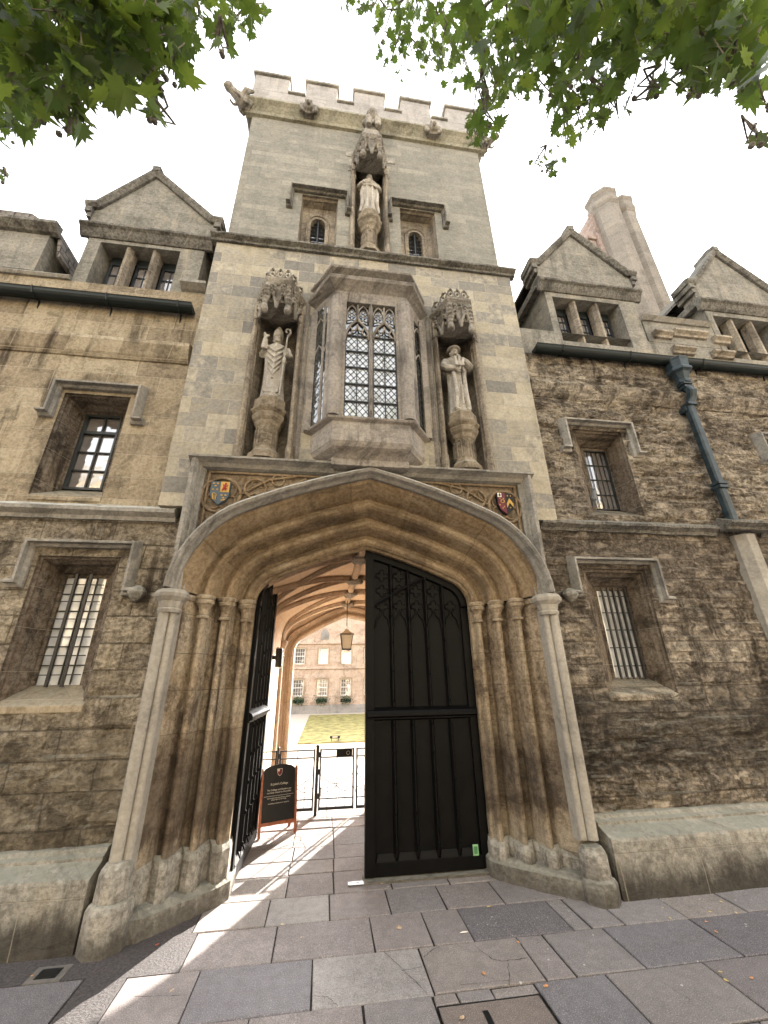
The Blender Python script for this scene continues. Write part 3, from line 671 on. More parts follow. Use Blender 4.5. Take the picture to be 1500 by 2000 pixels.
    if sx < 0:
        patch([(.004, .135), (.10, .135), (.10, .005), (.004, .005)], 'gold')
        lion = MB()
        lion.tube([(cx+.035, Yf-.006, cz+.03), (cx+.05, Yf-.006, cz+.06), (cx+.055, Yf-.006, cz+.095)], [.012, .016, .01], 6).ell((cx+.06, Yf-.006, cz+.108), (.014, .006, .012))
        for a, b in ((.03, .1), (.035, .075), (.08, .04), (.025, .02), (.07, .018), (.085, .09)): lion.tube([(cx+.05, Yf-.006, cz+.06), (cx+a, Yf-.006, cz+b)], [.007, .005], 5)
        obj('heraldic_charge', lion, M['red'], shd)
        fl = MB()
        for gx, gz in ((-.075, .11), (-.03, .11), (-.052, .08), (-.075, .035), (-.03, .035), (.03, -.035), (.07, -.035), (.05, -.065), (.035, -.095), (.06, -.09)):
            for a in (-.008, 0, .008): fl.ell((cx+gx+a, Yf-.002, cz+gz), (.005, .004, .013 if a == 0 else .008), 6, 5)
        obj('heraldic_charge', fl, M['gold'], shd)
        hp = MB(); Q = [(-.075, -.02), (-.06, -.085), (-.035, -.10), (-.03, -.03), (-.055, -.012), (-.075, -.02)]
        hp.tube([(cx+a, Yf-.004, cz+b) for a, b in Q], .005, 5)
        for k in range(3): hp.tube([(cx-.066+k*.01, Yf-.004, cz-.025-k*.003), (cx-.055+k*.009, Yf-.004, cz-.085-k*.004)], .002, 4)
        obj('heraldic_charge', hp, M['gold'], shd)
    else:
        patch([(-.10, .135), (-.003, .135), (-.003, -.148), (-.075, -.085), (-.10, -.02)], 'maroon')
        patch([(-.10, .135), (-.05, .135), (-.05, .08), (-.10, .08)], 'cream', dy=.006)
        patch([(-.09, .11), (-.06, .11), (-.06, .10), (-.09, .10)], 'black', dy=.012); patch([(-.08, .125), (-.07, .125), (-.07, .088), (-.08, .088)], 'black', dy=.014)
        rg = MB().tube([(cx-.045+.022*math.cos(R(a)), Yf-.008, cz+.022+.022*math.sin(R(a))) for a in range(0, 361, 30)], .006, 5); obj('heraldic_charge', rg, M['gold'], shd)
        patch([(.01, -.06), (.05, .01), (.09, -.05), (.095, -.005), (.05, .07), (.01, -.005)], 'gold', dy=.003)
        st_ = MB()
        for a, b in ((.03, .1), (.07, .1), (-.085, -.03), (-.03, -.05), (-.075, .06), (-.03, .06), (.05, -.06), (-.05, -.07)): st_.ell((cx+a, Yf-.007, cz+b), (.009, .005, .009), 6, 5)
        obj('heraldic_charge', st_, M['gold'], shd)
    # label verticals
    vx = XC+sx*2.02
    path = [(vx, 2.64), (vx, 4.17)] if sx < 0 else [(vx, 4.17), (vx, 2.64)]
    pf = [(-.10, TY+.06), (-.10, TY+.02), (-.075, TY-.0), (-.06, TY-.03), (-.045, TY-.03), (-.035, TY-.07), (-.01, TY-.11), (.03, TY-.11), (.045, TY-.06), (.05, TY+.02), (.05, TY+.06)]
    mb = MB().sweep(path, pf); mb.uv = {}
    obj('label_moulding', mb, M['trim'], tower)
straight('label_moulding', XC-2.09, XC+2.09, [(TY+.05, 4.245), (TY-.01, 4.24), (TY-.13, 4.20), (TY-.13, 4.175), (TY-.10, 4.165), (TY-.05, 4.14), (TY-.02, 4.10), (TY+.05, 4.08)], M['trim'], tower, jag=.004)

# ---------------------------------------------------------------- niches
def niche(x0, x1, z0, zc, ztop, Y, px_, depth=.34, scale=1., ped=(4.22, 5.12), parent=tower):
    xc = (x0+x1)/2; hw = (x1-x0)/2
    prof = [(-hw, 0), (-hw, depth*.45), (-hw*.7, depth*.85), (0, depth), (hw*.7, depth*.85), (hw, depth*.45), (hw, 0)]
    rec = MB().loft([[(xc+a, Y+b, z) for a, b in prof] for z in (z0, ztop)], caps=False, closed=False)
    rec.add([(xc+a, Y+b, ztop) for a, b in prof], [tuple(range(7))]); rec.add([(xc+a, Y+b, z0) for a, b in prof], [tuple(range(7))])
    nn = obj('niche', rec, M['niche'], parent)
    for s in (-1, 1):
        sh = MB(); sx_ = xc+s*(hw+.012)
        sh.loft([[(sx_+a*.035, Y-.03+b*.05, z) for a, b in ((-1, 1), (-1, -.3), (-.3, -1), (.3, -1), (1, -.3), (1, 1))] for z in (z0+.02, zc)])
        sh.loft([[(sx_+a*.05, Y-.03+b*.065, z) for a, b in ((-1, 1), (-1, -.3), (-.3, -1), (.3, -1), (1, -.3), (1, 1))] for z in (z0, z0+.16, z0+.2)])
        sh.loft([[(sx_+a*.045, Y-.03+b*.06, z) for a, b in ((-1, 1), (-1, -.3), (-.3, -1), (.3, -1), (1, -.3), (1, 1))] for z in (zc-.01, zc+.03)])
        # pinnacle
        sh.loft([[(sx_+a*.032*k, Y-.03+b*.05*k, z) for a, b in ((-1, 1), (-1, -1), (1, -1), (1, 1))] for k, z in ((1, zc+.02), (1, zc+.26), (.1, zc+.42))])
        for q in range(3): sh.ell((sx_, Y-.06, zc+.28+q*.06), (.028, .03, .018), 6, 5)
        obj('niche_shaft', sh, M['niche'], nn, bevel=.004)
        ir = MB().loft([[(xc+s*(hw-.018)+a*.018, Y+.03+b*.02, z) for a, b in ((-1, 1), (-1, 0), (0, -1), (1, -1), (1, 1))] for z in (z0, zc+.1)])
        obj('niche_roll', ir, M['niche'], nn)
    # pedestal: octagonal panelled shaft, moulded corbel and drum
    pz0, pz1 = ped; H = pz1-pz0; py = Y+.06
    k8 = lambda r, z: [(xc+r*math.cos(R(22.5+45*i)), py+r*math.sin(R(22.5+45*i)), z) for i in range(8)]
    f = hw/.29
    pd = MB().loft([k8(r*f, pz0+H*t) for r, t in ((.21, 0), (.20, .10), (.15, .16), (.14, .20), (.14, .52), (.16, .55), (.17, .60), (.20, .64), (.215, .70), (.19, .72), (.23, .77), (.235, .80), (.205, .82), (.205, .96), (.18, 1.0))])
    po = obj('pedestal', pd, M['pedestal'], nn, bevel=.004)
    pn_ = MB()
    for i in range(4, 8):
        a = R(45*i+0); 
        cxn, cyn = xc+.132*f*math.cos(a), py+.132*f*math.sin(a); t_ = Vector((-math.sin(a), math.cos(a), 0)); n_ = Vector((math.cos(a), math.sin(a), 0))
        w2 = .032*f; zb, zt = pz0+H*.22, pz0+H*.46
        pp_ = [Vector((cxn, cyn, 0))+t_*b+Vector((0, 0, z))+n_*.006 for b, z in [(-w2, zb), (-w2, zt)]+[(-w2+2*w2*q/6, zt+w2*1.5*math.sin(math.pi*q/6)) for q in range(1, 6)]+[(w2, zt), (w2, zb)]]
        pn_.tube(pp_, .007, 5)
    obj('blind_panel', pn_, M['niche'], po)
    # canopy: three-sided gabled, cusped arches, pendants, cornice and cresting
    cz = zc-.12; cn = MB(); pr = .33*scale*f**.3
    cor = [(xc-hw-.01, Y), (xc-hw*.52, Y-pr), (xc+hw*.52, Y-pr), (xc+hw+.01, Y)]
    CH = .52*scale
    cn.loft([[(x+(x-xc)*k, y-(.0 if y >= Y else k*.3), z) for x, y in cor] for k, z in ((-.06, cz+.20*scale), (-.04, cz+CH+.05))])
    cc = MB().loft([[(x+(x-xc)*k, y-(.0 if y >= Y else k*.22), z) for x, y in cor] for k, z in ((-.02, cz+CH-.02), (.05, cz+CH+.0), (.16, cz+CH+.05), (.18, cz+CH+.06), (.18, cz+CH+.085), (.06, cz+CH+.11), (0., cz+CH+.12))])
    if scale != 1: cc.loft([[(x+(x-xc)*k, y-(.0 if y >= Y else k*.22), z) for x, y in cor] for k, z in ((-.0, cz+CH+.12), (-.1, cz+CH+.3), (-.45, cz+CH+.62), (-.42, cz+CH+.66), (-.6, cz+CH+.68))])
    obj('canopy_cornice', cc, M['carve'], nn, bevel=.004)
    # hollow soffit vault
    cn.ell((xc, Y-.02, cz+CH*.72), (hw*.9, pr*.9, .15*scale), 10, 7)
    for i in range(3):
        a, b = Vector((*cor[i], 0)), Vector((*cor[i+1], 0)); n_ = Vector(((b-a).y, -(b-a).x, 0)).normalized()*1.
        if n_.y > 0 and i == 1: n_ = -n_
        for q in range(2) if i == 1 else range(2):
            p0 = a.lerp(b, q/2.); p1 = a.lerp(b, (q+1)/2.)
            L_ = (p1-p0).length
            pts_ = [p0+Vector((0, 0, cz+.05)), p0.lerp(p1, .12)+Vector((0, 0, cz+.17*scale)), p0.lerp(p1, .3)+Vector((0, 0, cz+.26*scale)), p0.lerp(p1, .5)+Vector((0, 0, cz+.40*scale)), p0.lerp(p1, .7)+Vector((0, 0, cz+.26*scale)), p0.lerp(p1, .88)+Vector((0, 0, cz+.17*scale)), p1+Vector((0, 0, cz+.05))]
            cn.tube([p+n_*.01 for p in pts_], .022*scale, 6)
            mid = p0.lerp(p1, .5)
            for u in (.25, .5, .75): cn.tube([p0.lerp(p1, u)+Vector((0, 0, cz+.3*scale))+n_*.012, p0.lerp(p1, u)+Vector((0, 0, cz+CH))+n_*.012], .009*scale, 5)
            for u in range(4):
                cn.ell(mid+Vector((0, 0, cz+.28*scale+u*.06*scale))+n_*.03, (.026*scale, .026*scale, .02*scale), 6, 5)
    for i, c_ in enumerate(cor):
        inn = .0 if i in (1, 2) else .02
        cn.tube([(c_[0], c_[1]-.0, cz-.03), (c_[0], c_[1], cz+.06), (c_[0], c_[1], cz+.12), (c_[0], c_[1], cz+CH)], [.02*scale, .055*scale, .035*scale, .028*scale], 7)
        cn.ell((c_[0], c_[1], cz+.02), (.055*scale, .055*scale, .045*scale), 7, 6)
        for u in range(5): cn.ell((c_[0], c_[1]-.02, cz+.14*scale+u*.075*scale), (.038*scale, .038*scale, .022*scale), 6, 5)
    can = obj('canopy', cn, M['carve'], nn, remesh=.0085)
    cr = MB()
    if scale == 1:
        top = [(x+(x-xc)*.02, y) for x, y in cor]
        for i in range(3):
            a, b = Vector((*top[i], cz+CH+.11)), Vector((*top[i+1], cz+CH+.11)); m = 3 if i == 1 else 2
            for q in range(m):
                p0, p1 = a.lerp(b, q/m), a.lerp(b, (q+1)/m); c_ = p0.lerp(p1, .5)
                t_ = (p1-p0).normalized(); r = (p1-p0).length*.42
                cr.tube([c_+t_*r*math.cos(R(g))+Vector((0, 0, .09+.075*math.sin(R(g)))) for g in range(-90, 271, 45)], .013, 5)
                cr.ell(c_+Vector((0, 0, .09)), (.022, .022, .022), 6, 5)
                cr.tube([c_+Vector((0, 0, .16)), c_+Vector((0, 0, .21))], [.026, .008], 5)
            cr.tube([a+Vector((0, 0, .02)), b+Vector((0, 0, .02))], .014, 5)
        obj('cresting', cr, M['carve'], can)
    return nn
niche(NL[0], NL[1], 4.22, 6.42, 6.65, TY, 0)
niche(NR[0], NR[1], 4.22, 6.42, 6.65, TY, 0)
niche(.165, .745, 8.22, 10.40, 10.8, UY, 0, scale=1.12, ped=(8.22, 9.28))
# seated figure and gabled bracket above the top canopy
sf = MB(); fx, fz = at(727, 262, TY-.12)[0], 11.55
sf.loft([[(fx+a*.20*k, TY+.03+b*.20*k, z) for a, b in ((-1, .3), (-.6, -.8), (.6, -.8), (1, .3))] for k, z in ((1.0, 11.2), (.8, 11.5), (.9, 11.55), (.85, 11.62))])
sf.ell((fx, TY-.1, 11.82), (.13, .12, .2)); sf.ell((fx, TY-.12, 12.16), (.095, .1, .12)); sf.ell((fx, TY-.1, 12.27), (.11, .11, .07))
for q in (-1, 1):
    sf.tube([(fx+q*.12, TY-.1, 11.95), (fx+q*.15, TY-.18, 11.78), (fx+q*.06, TY-.27, 11.74)], [.06, .05, .04], 7)
    sf.tube([(fx+q*.06, TY-.1, 11.72), (fx+q*.08, TY-.3, 11.70), (fx+q*.08, TY-.3, 11.5)], [.07, .07, .05], 7)
    sf.ell((fx+q*.035, TY-.21, 12.18), (.02, .02, .015), 6, 5)
sf.ell((fx, TY-.22, 12.14), (.02, .03, .03), 6, 5)
for q in (-1, 1): sf.tube([(fx+q*.1, TY-.05, 12.3), (fx+q*.13, TY-.02, 12.0)], .03, 6)
sf.v = [(fx+(a-fx)*1.05, b, 11.3+(c-11.5)*1.12) for a, b, c in sf.v]
obj('seated_carving', sf, M['carve'], tower, remesh=.012)
for x0, x1, z0, z1 in ((.0, .13, 10.95, 11.12), (.78, .95, 10.92, 11.10), (.06, .14, 10.5, 10.85), (.77, .84, 10.42, 10.8)): obj('repair_stone', MB().box(x0, x1, UY-.012, UY+.05, z0, z1), M['base'], tower, bevel=.003)

# ---------------------------------------------------------------- oriel
OY = 3.95; OXC = .435
def opl(k, hf, hw_, yf, z, yw=TY+.02):    # plan ring of oriel: wall-left, front-left, front-right, wall-right
    return [(OXC-hw_, yw, z), (OXC-hf, yf, z), (OXC+hf, yf, z), (OXC+hw_, yw, z)]
ori = MB()
HF, HWO = .50, .80
# sill block + corbel
ori.loft([opl(0, HF*a, HWO*b, y, z) for a, b, y, z in ((.93, .50, 4.10, 4.12), (.93, .62, 4.10, 4.20), (.80, .72, 4.06, 4.24), (.90, .88, 3.975, 4.30), (.92, .9, 3.96, 4.33), (.93, .93, 3.945, 4.36), (.93, .93, 3.945, 4.62), (1.03, 1.03, 3.91, 4.645), (1.05, 1.05, 3.90, 4.67), (1.0, 1.0, 3.95, 4.69))])
oo = obj('oriel_window', ori, M['oriel'], tower, bevel=.006)
# cornice
co = MB().loft([opl(0, HF*a, HWO*b, y, z) for a, b, y, z in ((.97, .97, 3.97, 6.63), (1.0, 1.0, 3.95, 6.80), (1.06, 1.06, 3.91, 6.84), (1.17, 1.13, 3.83, 6.90), (1.19, 1.15, 3.81, 6.95), (1.02, 1.02, 3.96, 6.97), (1.02, 1.02, 3.96, 7.12), (1.14, 1.11, 3.86, 7.16), (1.15, 1.12, 3.85, 7.19), (1.0, 1.0, 3.95, 7.25), (.85, .9, 4.1, 7.28))])
obj('cornice', co, M['oriel'], oo, bevel=.005)
# corner piers
for s in (-1, 1):
    xa = OXC+s*.455
    pr_ = MB().loft([[(xa+a*.075, OY+.06+b*.07, z) for a, b in ((-1, -1), (1, -1), (1, 1), (-1, 1))] for z in (4.68, 6.70)])
    pr_.lathe(xa+s*.01, OY+.02, [(.085, 4.69), (.082, 4.9), (.086, 5.2), (.081, 5.5), (.086, 5.8), (.082, 6.2), (.085, 6.66)], 14); pr_.lathe(xa+s*.085, OY+.10, [(.055, 4.69), (.055, 6.66)], 10)
    obj('corner_pier', pr_, M['oriel'], oo)
    pw = MB().loft([[(OXC+s*(HWO-.02)+a*.04, TY-.02+b*.05, z) for a, b in ((-1, -1), (1, -1), (1, 1), (-1, 1))] for z in (4.66, 6.72)])
    pw.loft([[(OXC+s*(HWO+.09)+a*.03, TY+b*.04, z) for a, b in ((-1, -.3), (0, -1), (1, -.3), (1, 1), (-1, 1))] for z in (4.25, 6.85)])
    obj('wall_pier', pw, M['oriel'], oo)
    # side light
    p0 = Vector((OXC+s*.49, OY+.05, 0)); p1 = Vector((OXC+s*(HWO-.04), TY-.04, 0)); t_ = (p1-p0); nrm_ = Vector((s*t_.y*s, -t_.x*s, 0)).normalized()
    if nrm_.y > 0: nrm_ = -nrm_
    off = -nrm_*.04
    gl = MB(); q0, q1 = p0+off, p1+off
    gl.add([q0+Vector((0, 0, 4.68)), q1+Vector((0, 0, 4.68)), q1+Vector((0, 0, 6.7)), q0+Vector((0, 0, 6.7))], [(0, 1, 2, 3)])
    obj('glass', gl, M['glass'], oo)
    ml = MB()
    for u in (0., .5, 1.):
        c_ = p0.lerp(p1, u)-nrm_*.01; ml.tube([c_+Vector((0, 0, 4.68)), c_+Vector((0, 0, 6.7))], .02, 6)
    for z in (5.95, 6.45):
        for u in (0, .5):
            a, b = p0.lerp(p1, u), p0.lerp(p1, u+.5); ml.tube([a+Vector((0, 0, z-.12)), a.lerp(b, .2)+Vector((0, 0, z-.03)), a.lerp(b, .5)+Vector((0, 0, z+.05)), a.lerp(b, .8)+Vector((0, 0, z-.03)), b+Vector((0, 0, z-.12))], .013, 5)
    obj('mullion', ml, M['oriel'], oo)
    dg = MB(); Lw = t_.length
    for k in range(-4, 24):
        z0 = 4.68+k*.11
        for sg in (1, -1):
            za, zb = (z0, z0+Lw*1.15) if sg > 0 else (z0+Lw*1.15, z0)
            if min(za, zb) < 4.68 or max(za, zb) > 6.7: continue
            dg.tube([q0+Vector((0, 0, za))+nrm_*.01, q1+Vector((0, 0, zb))+nrm_*.01], .004, 4, caps=False)
    obj('glazing_bars', dg, M['lead'], oo)
# front lights
gx0, gx1 = OXC-.385, OXC+.385; GY = OY+.085
fr_ = MB().box(gx0-.01, gx0+.045, OY+.02, OY+.12, 4.68, 6.70).box(gx1-.045, gx1+.01, OY+.02, OY+.12, 4.68, 6.70).box(gx0+.045, gx1-.045, OY+.022, OY+.118, 6.64, 6.72)
fr_.loft([[(OXC+a*.028, OY+.065+b*.05, z) for a, b in ((-1, 0), (0, -1), (1, 0), (1, .8), (-1, .8))] for z in (4.68, 6.64)])
obj('mullion', fr_, M['oriel'], oo, bevel=.006)
# tracery: two ogee heads, four upper lights with quatrefoils
tc = MB(); TYy = OY+.06
def tt(pts, r=.014): tc.tube([(x, TYy, z) for x, z in pts], r, 6)
for s in (-1, 1):
    lx = OXC+s*.185; hw_ = .155
    base = 5.98
    tt([(lx-hw_, base-.05), (lx-hw_*.93, base+.08), (lx-hw_*.6, base+.20), (lx-hw_*.2, base+.27), (lx, base+.36), (lx+hw_*.2, base+.27), (lx+hw_*.6, base+.20), (lx+hw_*.93, base+.08), (lx+hw_, base-.05)], .018)
    for q in (-1, 1):
        ux = lx+q*.078
        # cusps
        tt([(lx+q*hw_, base+.02), (lx+q*hw_*.55, base+.03), (lx+q*hw_*.42, base+.10), (lx+q*hw_*.62, base+.17)], .012)
        tt([(lx+q*hw_*.42, base+.10), (lx+q*hw_*.12, base+.12), (lx, base+.22)], .012)
        # upper lights
        tt([(ux-.07, 6.25), (ux-.07, 6.42), (ux-.045, 6.50), (ux, 6.55), (ux+.045, 6.50), (ux+.07, 6.42), (ux+.07, 6.25)], .011)
        for a in (0, 90, 180, 270): tt([(ux+.022*math.cos(R(a))+.026*math.cos(R(g)), 6.40+.03*math.sin(R(a))+.03*math.sin(R(g))) for g in range(a-120, a+121, 40)], .007)
        tt([(ux-.07, 6.25), (ux, 6.30-.02), (ux+.07, 6.25)], .010)
    tt([(lx, base+.36), (lx, 6.60)], .014)
    # spandrel filling between ogee and frame
    tc.add([(lx-.155, TYy+.02, 6.56), (lx+.155, TYy+.02, 6.56), (lx+.155, TYy+.02, 6.60), (lx-.155, TYy+.02, 6.60)], [(0, 1, 2, 3)])
tc.v = [(a, b, c+.06) for a, b, c in tc.v]
obj('tracery', tc, M['oriel'], oo, smooth=True)
obj('glass', MB().box(gx0, gx1, GY, GY+.01, 4.68, 6.10), M['glass_pale'], oo)
obj('glass', MB().box(gx0, gx1, GY, GY+.01, 6.102, 6.68), M['glass'], oo)
lc = MB(); st_ = MB()
for s in (-1, 1):
    a, b = (gx0+.045, OXC-.025) if s < 0 else (OXC+.025, gx1-.045); W_ = b-a
    for k in range(6): st_.box(a, b, GY-.022, GY-.008, 4.71+k*.27-.009, 4.71+k*.27+.009)
    st_.box((a+b)/2-.006, (a+b)/2+.006, GY-.02, GY-.008, 4.69, 6.1); st_.box(a, a+.014, GY-.02, GY-.004, 4.69, 6.1); st_.box(b-.014, b, GY-.02, GY-.004, 4.69, 6.1)
    n = 4; dz = W_/n*1.3
    for k in range(-n, 26):
        for sg in (1, -1):
            z0 = 4.69+k*dz; pa, pb_ = (a, z0), (b, z0+n*dz)
            if sg < 0: pa, pb_ = (a, z0+n*dz), (b, z0)
            # clip to 4.69..6.1
            (xa, za), (xb, zb) = pa, pb_
            def cl(x0_, z0_, x1_, z1_, zl):
                u = (zl-z0_)/(z1_-z0_); return x0_+(x1_-x0_)*u, zl
            lo, hi = (pa, pb_) if za < zb else (pb_, pa)
            if hi[1] <= 4.69 or lo[1] >= 6.12: continue
            if lo[1] < 4.69: lo = cl(*lo, *hi, 4.69)
            if hi[1] > 6.12: hi = cl(*lo, *hi, 6.12)
            lc.tube([(lo[0], GY-.003, lo[1]), (hi[0], GY-.003, hi[1])], .0045, 4, caps=False)
obj('glazing_bars', lc, M['lead'], oo); obj('iron_bar', st_, M['lead'], oo)

# ================================================================ STATUES
def robed(x, y, z0, h, kind, lab, seed):
    rnd = random.Random(seed); k = h/1.28; mb = MB()
    S = [(0, .165, .13, .0), (.05, .165, .13, 0), (.3, .15, .12, 0), (.55, .145, .115, 0), (.72, .15, .11, 0), (.82, .165, .115, 0), (.95, .175, .11, .0), (1.02, .165, .10, 0), (1.06, .12, .08, 0), (1.08, .06, .06, 0)]
    rings = []
    for z, rx, ry, cx in S:
        g = []
        for i in range(36):
            a = 2*math.pi*i/36; f = 1+.085*max(0, 1-z/.95)*math.sin(9*a+seed+z*2)+.04*math.sin(5*a-z*6+seed)*(z < .9)
            g.append((x+(cx+rx*f*math.cos(a))*k, y+ry*f*math.sin(a)*k, z0+z*k))
        rings.append(g)
    mb.loft(rings)
    P = lambda a, b, c: (x+a*k, y+b*k, z0+c*k)
    def T_(pts, r, n=8): mb.tube([P(*p) for p in pts], [q*k for q in r], n)
    def E_(c, r): mb.ell(P(*c), tuple(q*k for q in r), 10, 8)
    T_([(0, 0, 1.04), (0, -.01, 1.12)], [.05, .045])
    E_((0, -.015, 1.17), (.068, .075, .095))
    E_((0, -.095, 1.165), (.014, .02, .025)); E_((0, -.085, 1.12), (.035, .02, .02))
    for q in (-1, 1): E_((q*.028, -.078, 1.195), (.02, .014, .009)); E_((q*.068, -.01, 1.165), (.012, .018, .025)); E_((q*.07, -.09, .015), (.05, .1, .035))
    def hand(c, d=(0, 0, 1), closed=False):
        c = Vector(c); d = Vector(d).normalized(); sdv = d.cross(Vector((0, 1, 0))).normalized()
        E_(tuple(c), (.03, .022, .035))
        for i, L_ in enumerate((.05, .062, .066, .055)):
            b = c+sdv*(-.024+.016*i)+d*.02
            e = b+d*L_*(.45 if closed or (kind == 'bishop' and i < 2) else 1)+Vector((0, -.02 if closed else -.006, 0))
            T_([tuple(b), tuple(b.lerp(e, .5)+Vector((0, -.008, 0))), tuple(e)], [.009, .009, .007], 6)
        T_([tuple(c+sdv*-.028), tuple(c+sdv*-.05+d*.02), tuple(c+sdv*-.045+d*.045)], [.011, .010, .008], 6)
    if kind == 'bishop':
        # mitre
        mb.loft([[P(.072*a*w_, -.015+.078*b*w2, z) for a, b in [(math.cos(2*math.pi*i/16), math.sin(2*math.pi*i/16)) for i in range(16)]] for w_, w2, z in ((1.0, 1., 1.21), (1.12, .95, 1.28), (.95, .7, 1.36), (.5, .35, 1.43), (.08, .1, 1.47))])
        T_([(-.15, 0, 1.0), (-.20, -.03, .86), (-.17, -.10, .92), (-.165, -.13, 1.02), (-.165, -.13, 1.09)], [.06, .06, .055, .04, .032]); hand((-.165, -.135, 1.12))
        T_([(.15, 0, 1.0), (.20, -.04, .84), (.16, -.12, .80)], [.06, .06, .045]); hand((.15, -.14, .80), (0, -.2, 1), True)
        T_([(.13, -.15, .02), (.145, -.15, .7), (.16, -.14, 1.15)], [.014, .014, .014]); T_([(.16, -.14, 1.15), (.20, -.14, 1.22), (.19, -.14, 1.29), (.14, -.14, 1.30), (.125, -.14, 1.25), (.15, -.14, 1.22)], [.018]*6)
        E_((.15, -.16, .66), (.03, .03, .07))
        # chasuble folds
        for i in range(5): T_([(-.13+.01*i, -.10, .98-.1*i), (0, -.14, .84-.11*i), (.12-.01*i, -.11, .98-.1*i)], [.014, .02, .014])
        T_([(0, -.105, 1.03), (0, -.125, .6), (0, -.125, .35)], [.02, .022, .018])
        mb.loft([[P(a*.11, -.05+b*.1, z) for a, b in ((-1, .5), (-1, -.8), (1, -.8), (1, .5))] for z in (.1, .2)])
    elif kind == 'founder':
        mb.loft([[P(.095*w_*a, -.005+.1*w_*b, z) for a, b in [(math.cos(2*math.pi*i/16), math.sin(2*math.pi*i/16)) for i in range(16)]] for w_, z in ((.9, 1.225), (1.15, 1.235), (1.15, 1.255), (.85, 1.28), (.3, 1.295))])
        T_([(-.15, 0, 1.0), (-.19, -.05, .86), (-.16, -.13, .78), (-.06, -.17, .74)], [.07, .075, .055, .035]); hand((-.03, -.17, .73), (1, -.2, .1), True)
        T_([(.15, 0, 1.0), (.20, -.06, .88), (.12, -.14, .90), (.05, -.15, .96)], [.07, .075, .055, .035]); hand((.02, -.16, .97), (-1, 0, .2), True)
        # small model building held at the waist
        b0 = P(-.01, -.19, .76); mb.box(b0[0]-.07*k, b0[0]+.07*k, b0[1]-.03*k, b0[1]+.04*k, b0[2], b0[2]+.09*k)
        for a, hh in ((-.055, .17), (0., .20), (.055, .14)): mb.box(b0[0]+(a-.018)*k, b0[0]+(a+.018)*k, b0[1]-.04*k, b0[1]+.0*k, b0[2], b0[2]+hh*k)
        for s in (-1, 1): T_([(s*.06, -.06, 1.04), (s*.08, -.12, .7), (s*.07, -.15, .3), (s*.10, -.14, .03)], [.025, .03, .035, .03])
        T_([(.02, -.12, .7), (.02, -.14, .12)], [.012, .014])
        for a in (-1, 1): E_((a*.17, -.02, .97), (.055, .06, .06))
    else:
        E_((0, .0, 1.21), (.072, .075, .07)); E_((0, -.06, 1.10), (.05, .045, .05))
        T_([(-.15, 0, 1.0), (-.19, -.04, .84), (-.13, -.12, .86)], [.055, .055, .035]); hand((-.11, -.135, .88), (1, 0, .3), True)
        T_([(.15, 0, 1.0), (.19, -.04, .82), (.14, -.11, .80)], [.055, .055, .035]); hand((.12, -.12, .79), (-1, 0, .3), True)
        for s in (-1, 1): T_([(s*.09, -.05, 1.02), (s*.15, -.07, .6), (s*.13, -.10, .3), (s*.17, -.08, .03)], [.03, .035, .04, .03])
        T_([(-.05, -.10, .85), (-.04, -.14, .4), (-.06, -.15, .03)], [.02, .03, .045]); T_([(.05, -.10, .85), (.05, -.13, .4), (.05, -.14, .03)], [.02, .03, .045])
        T_([(-.12, -.1, .82), (0, -.14, .79), (.12, -.1, .82)], [.02, .02, .02])
        E_((-.02, -.13, .9), (.05, .04, .07))
    mb2 = MB(); mb2.v = [(a-x, b-y, c_-z0) for a, b, c_ in mb.v]; mb2.f = mb.f; mb2.col = mb.col
    o = obj('statue', mb2, M['statue'], remesh=.0072); o.location = (x, y, z0)
    return tag(o, lab, 'statue')
robed((NL[0]+NL[1])/2, TY+.07, 5.13, 1.15, 'bishop', 'stone statue of a mitred bishop raising one hand, in the niche left of the oriel', 1)
robed((NR[0]+NR[1])/2, TY+.07, 5.13, 1.22, 'founder', 'stone statue in a flat cap holding a small model building, right of the oriel', 2)
robed(.455, UY+.07, 9.28, 1.24, 'king', 'bare-headed robed stone statue in the high central niche above the oriel', 3)

# ================================================================ PASSAGE
VS, VR = 2.62, .87
VL, VRr = 1.43, 1.95  # right half, out of view, widened to let the sunlight through
vp = arch_pts(XC, VL, VRr, VS, VR, .5, R(58), 0, 10, 12, .5, R(52))
PY0, PY1 = 5.05, 10.15
va = MB()
ys = lin(PY0, PY1, 10)
va.loft([[(x, y, z) for x, z in vp] for y in ys], caps=False, closed=False)
vault = obj('vault', va, M['vault'], tower, smooth=True)
xl, xr = XC-VL, XC+VRr
obj('passage_wall', MB().box(xl-.1, xl, PY0, PY1, -.02, VS), M['vault'], tower); obj('passage_wall', MB().box(xr, xr+.1, PY0, PY1, -.02, VS), M['vault'], tower)
# wall round the inside of the front arch
ip = [(x, z) for x, z in A(.06)]
iw = MB()
op_ = [(XC-1.5, 0), (XC-1.5, SPR)] ; 
ring_in = [(XC-HW-.06, -.02)]+ip+[(XC+HW+.06, -.02)]
ring_out = [(XC-2.3, -.02)]+[(XC+(x-XC)*1.9, 2.62+(z-2.62)*1.6+.2) for x, z in ip]+[(XC+2.3, -.02)]
iw.loft([[(x, 5.05, z) for x, z in ring_in], [(x, 5.05, z) for x, z in ring_out]], caps=False, closed=False)
obj('inner_face', iw, M['vault'], tower)
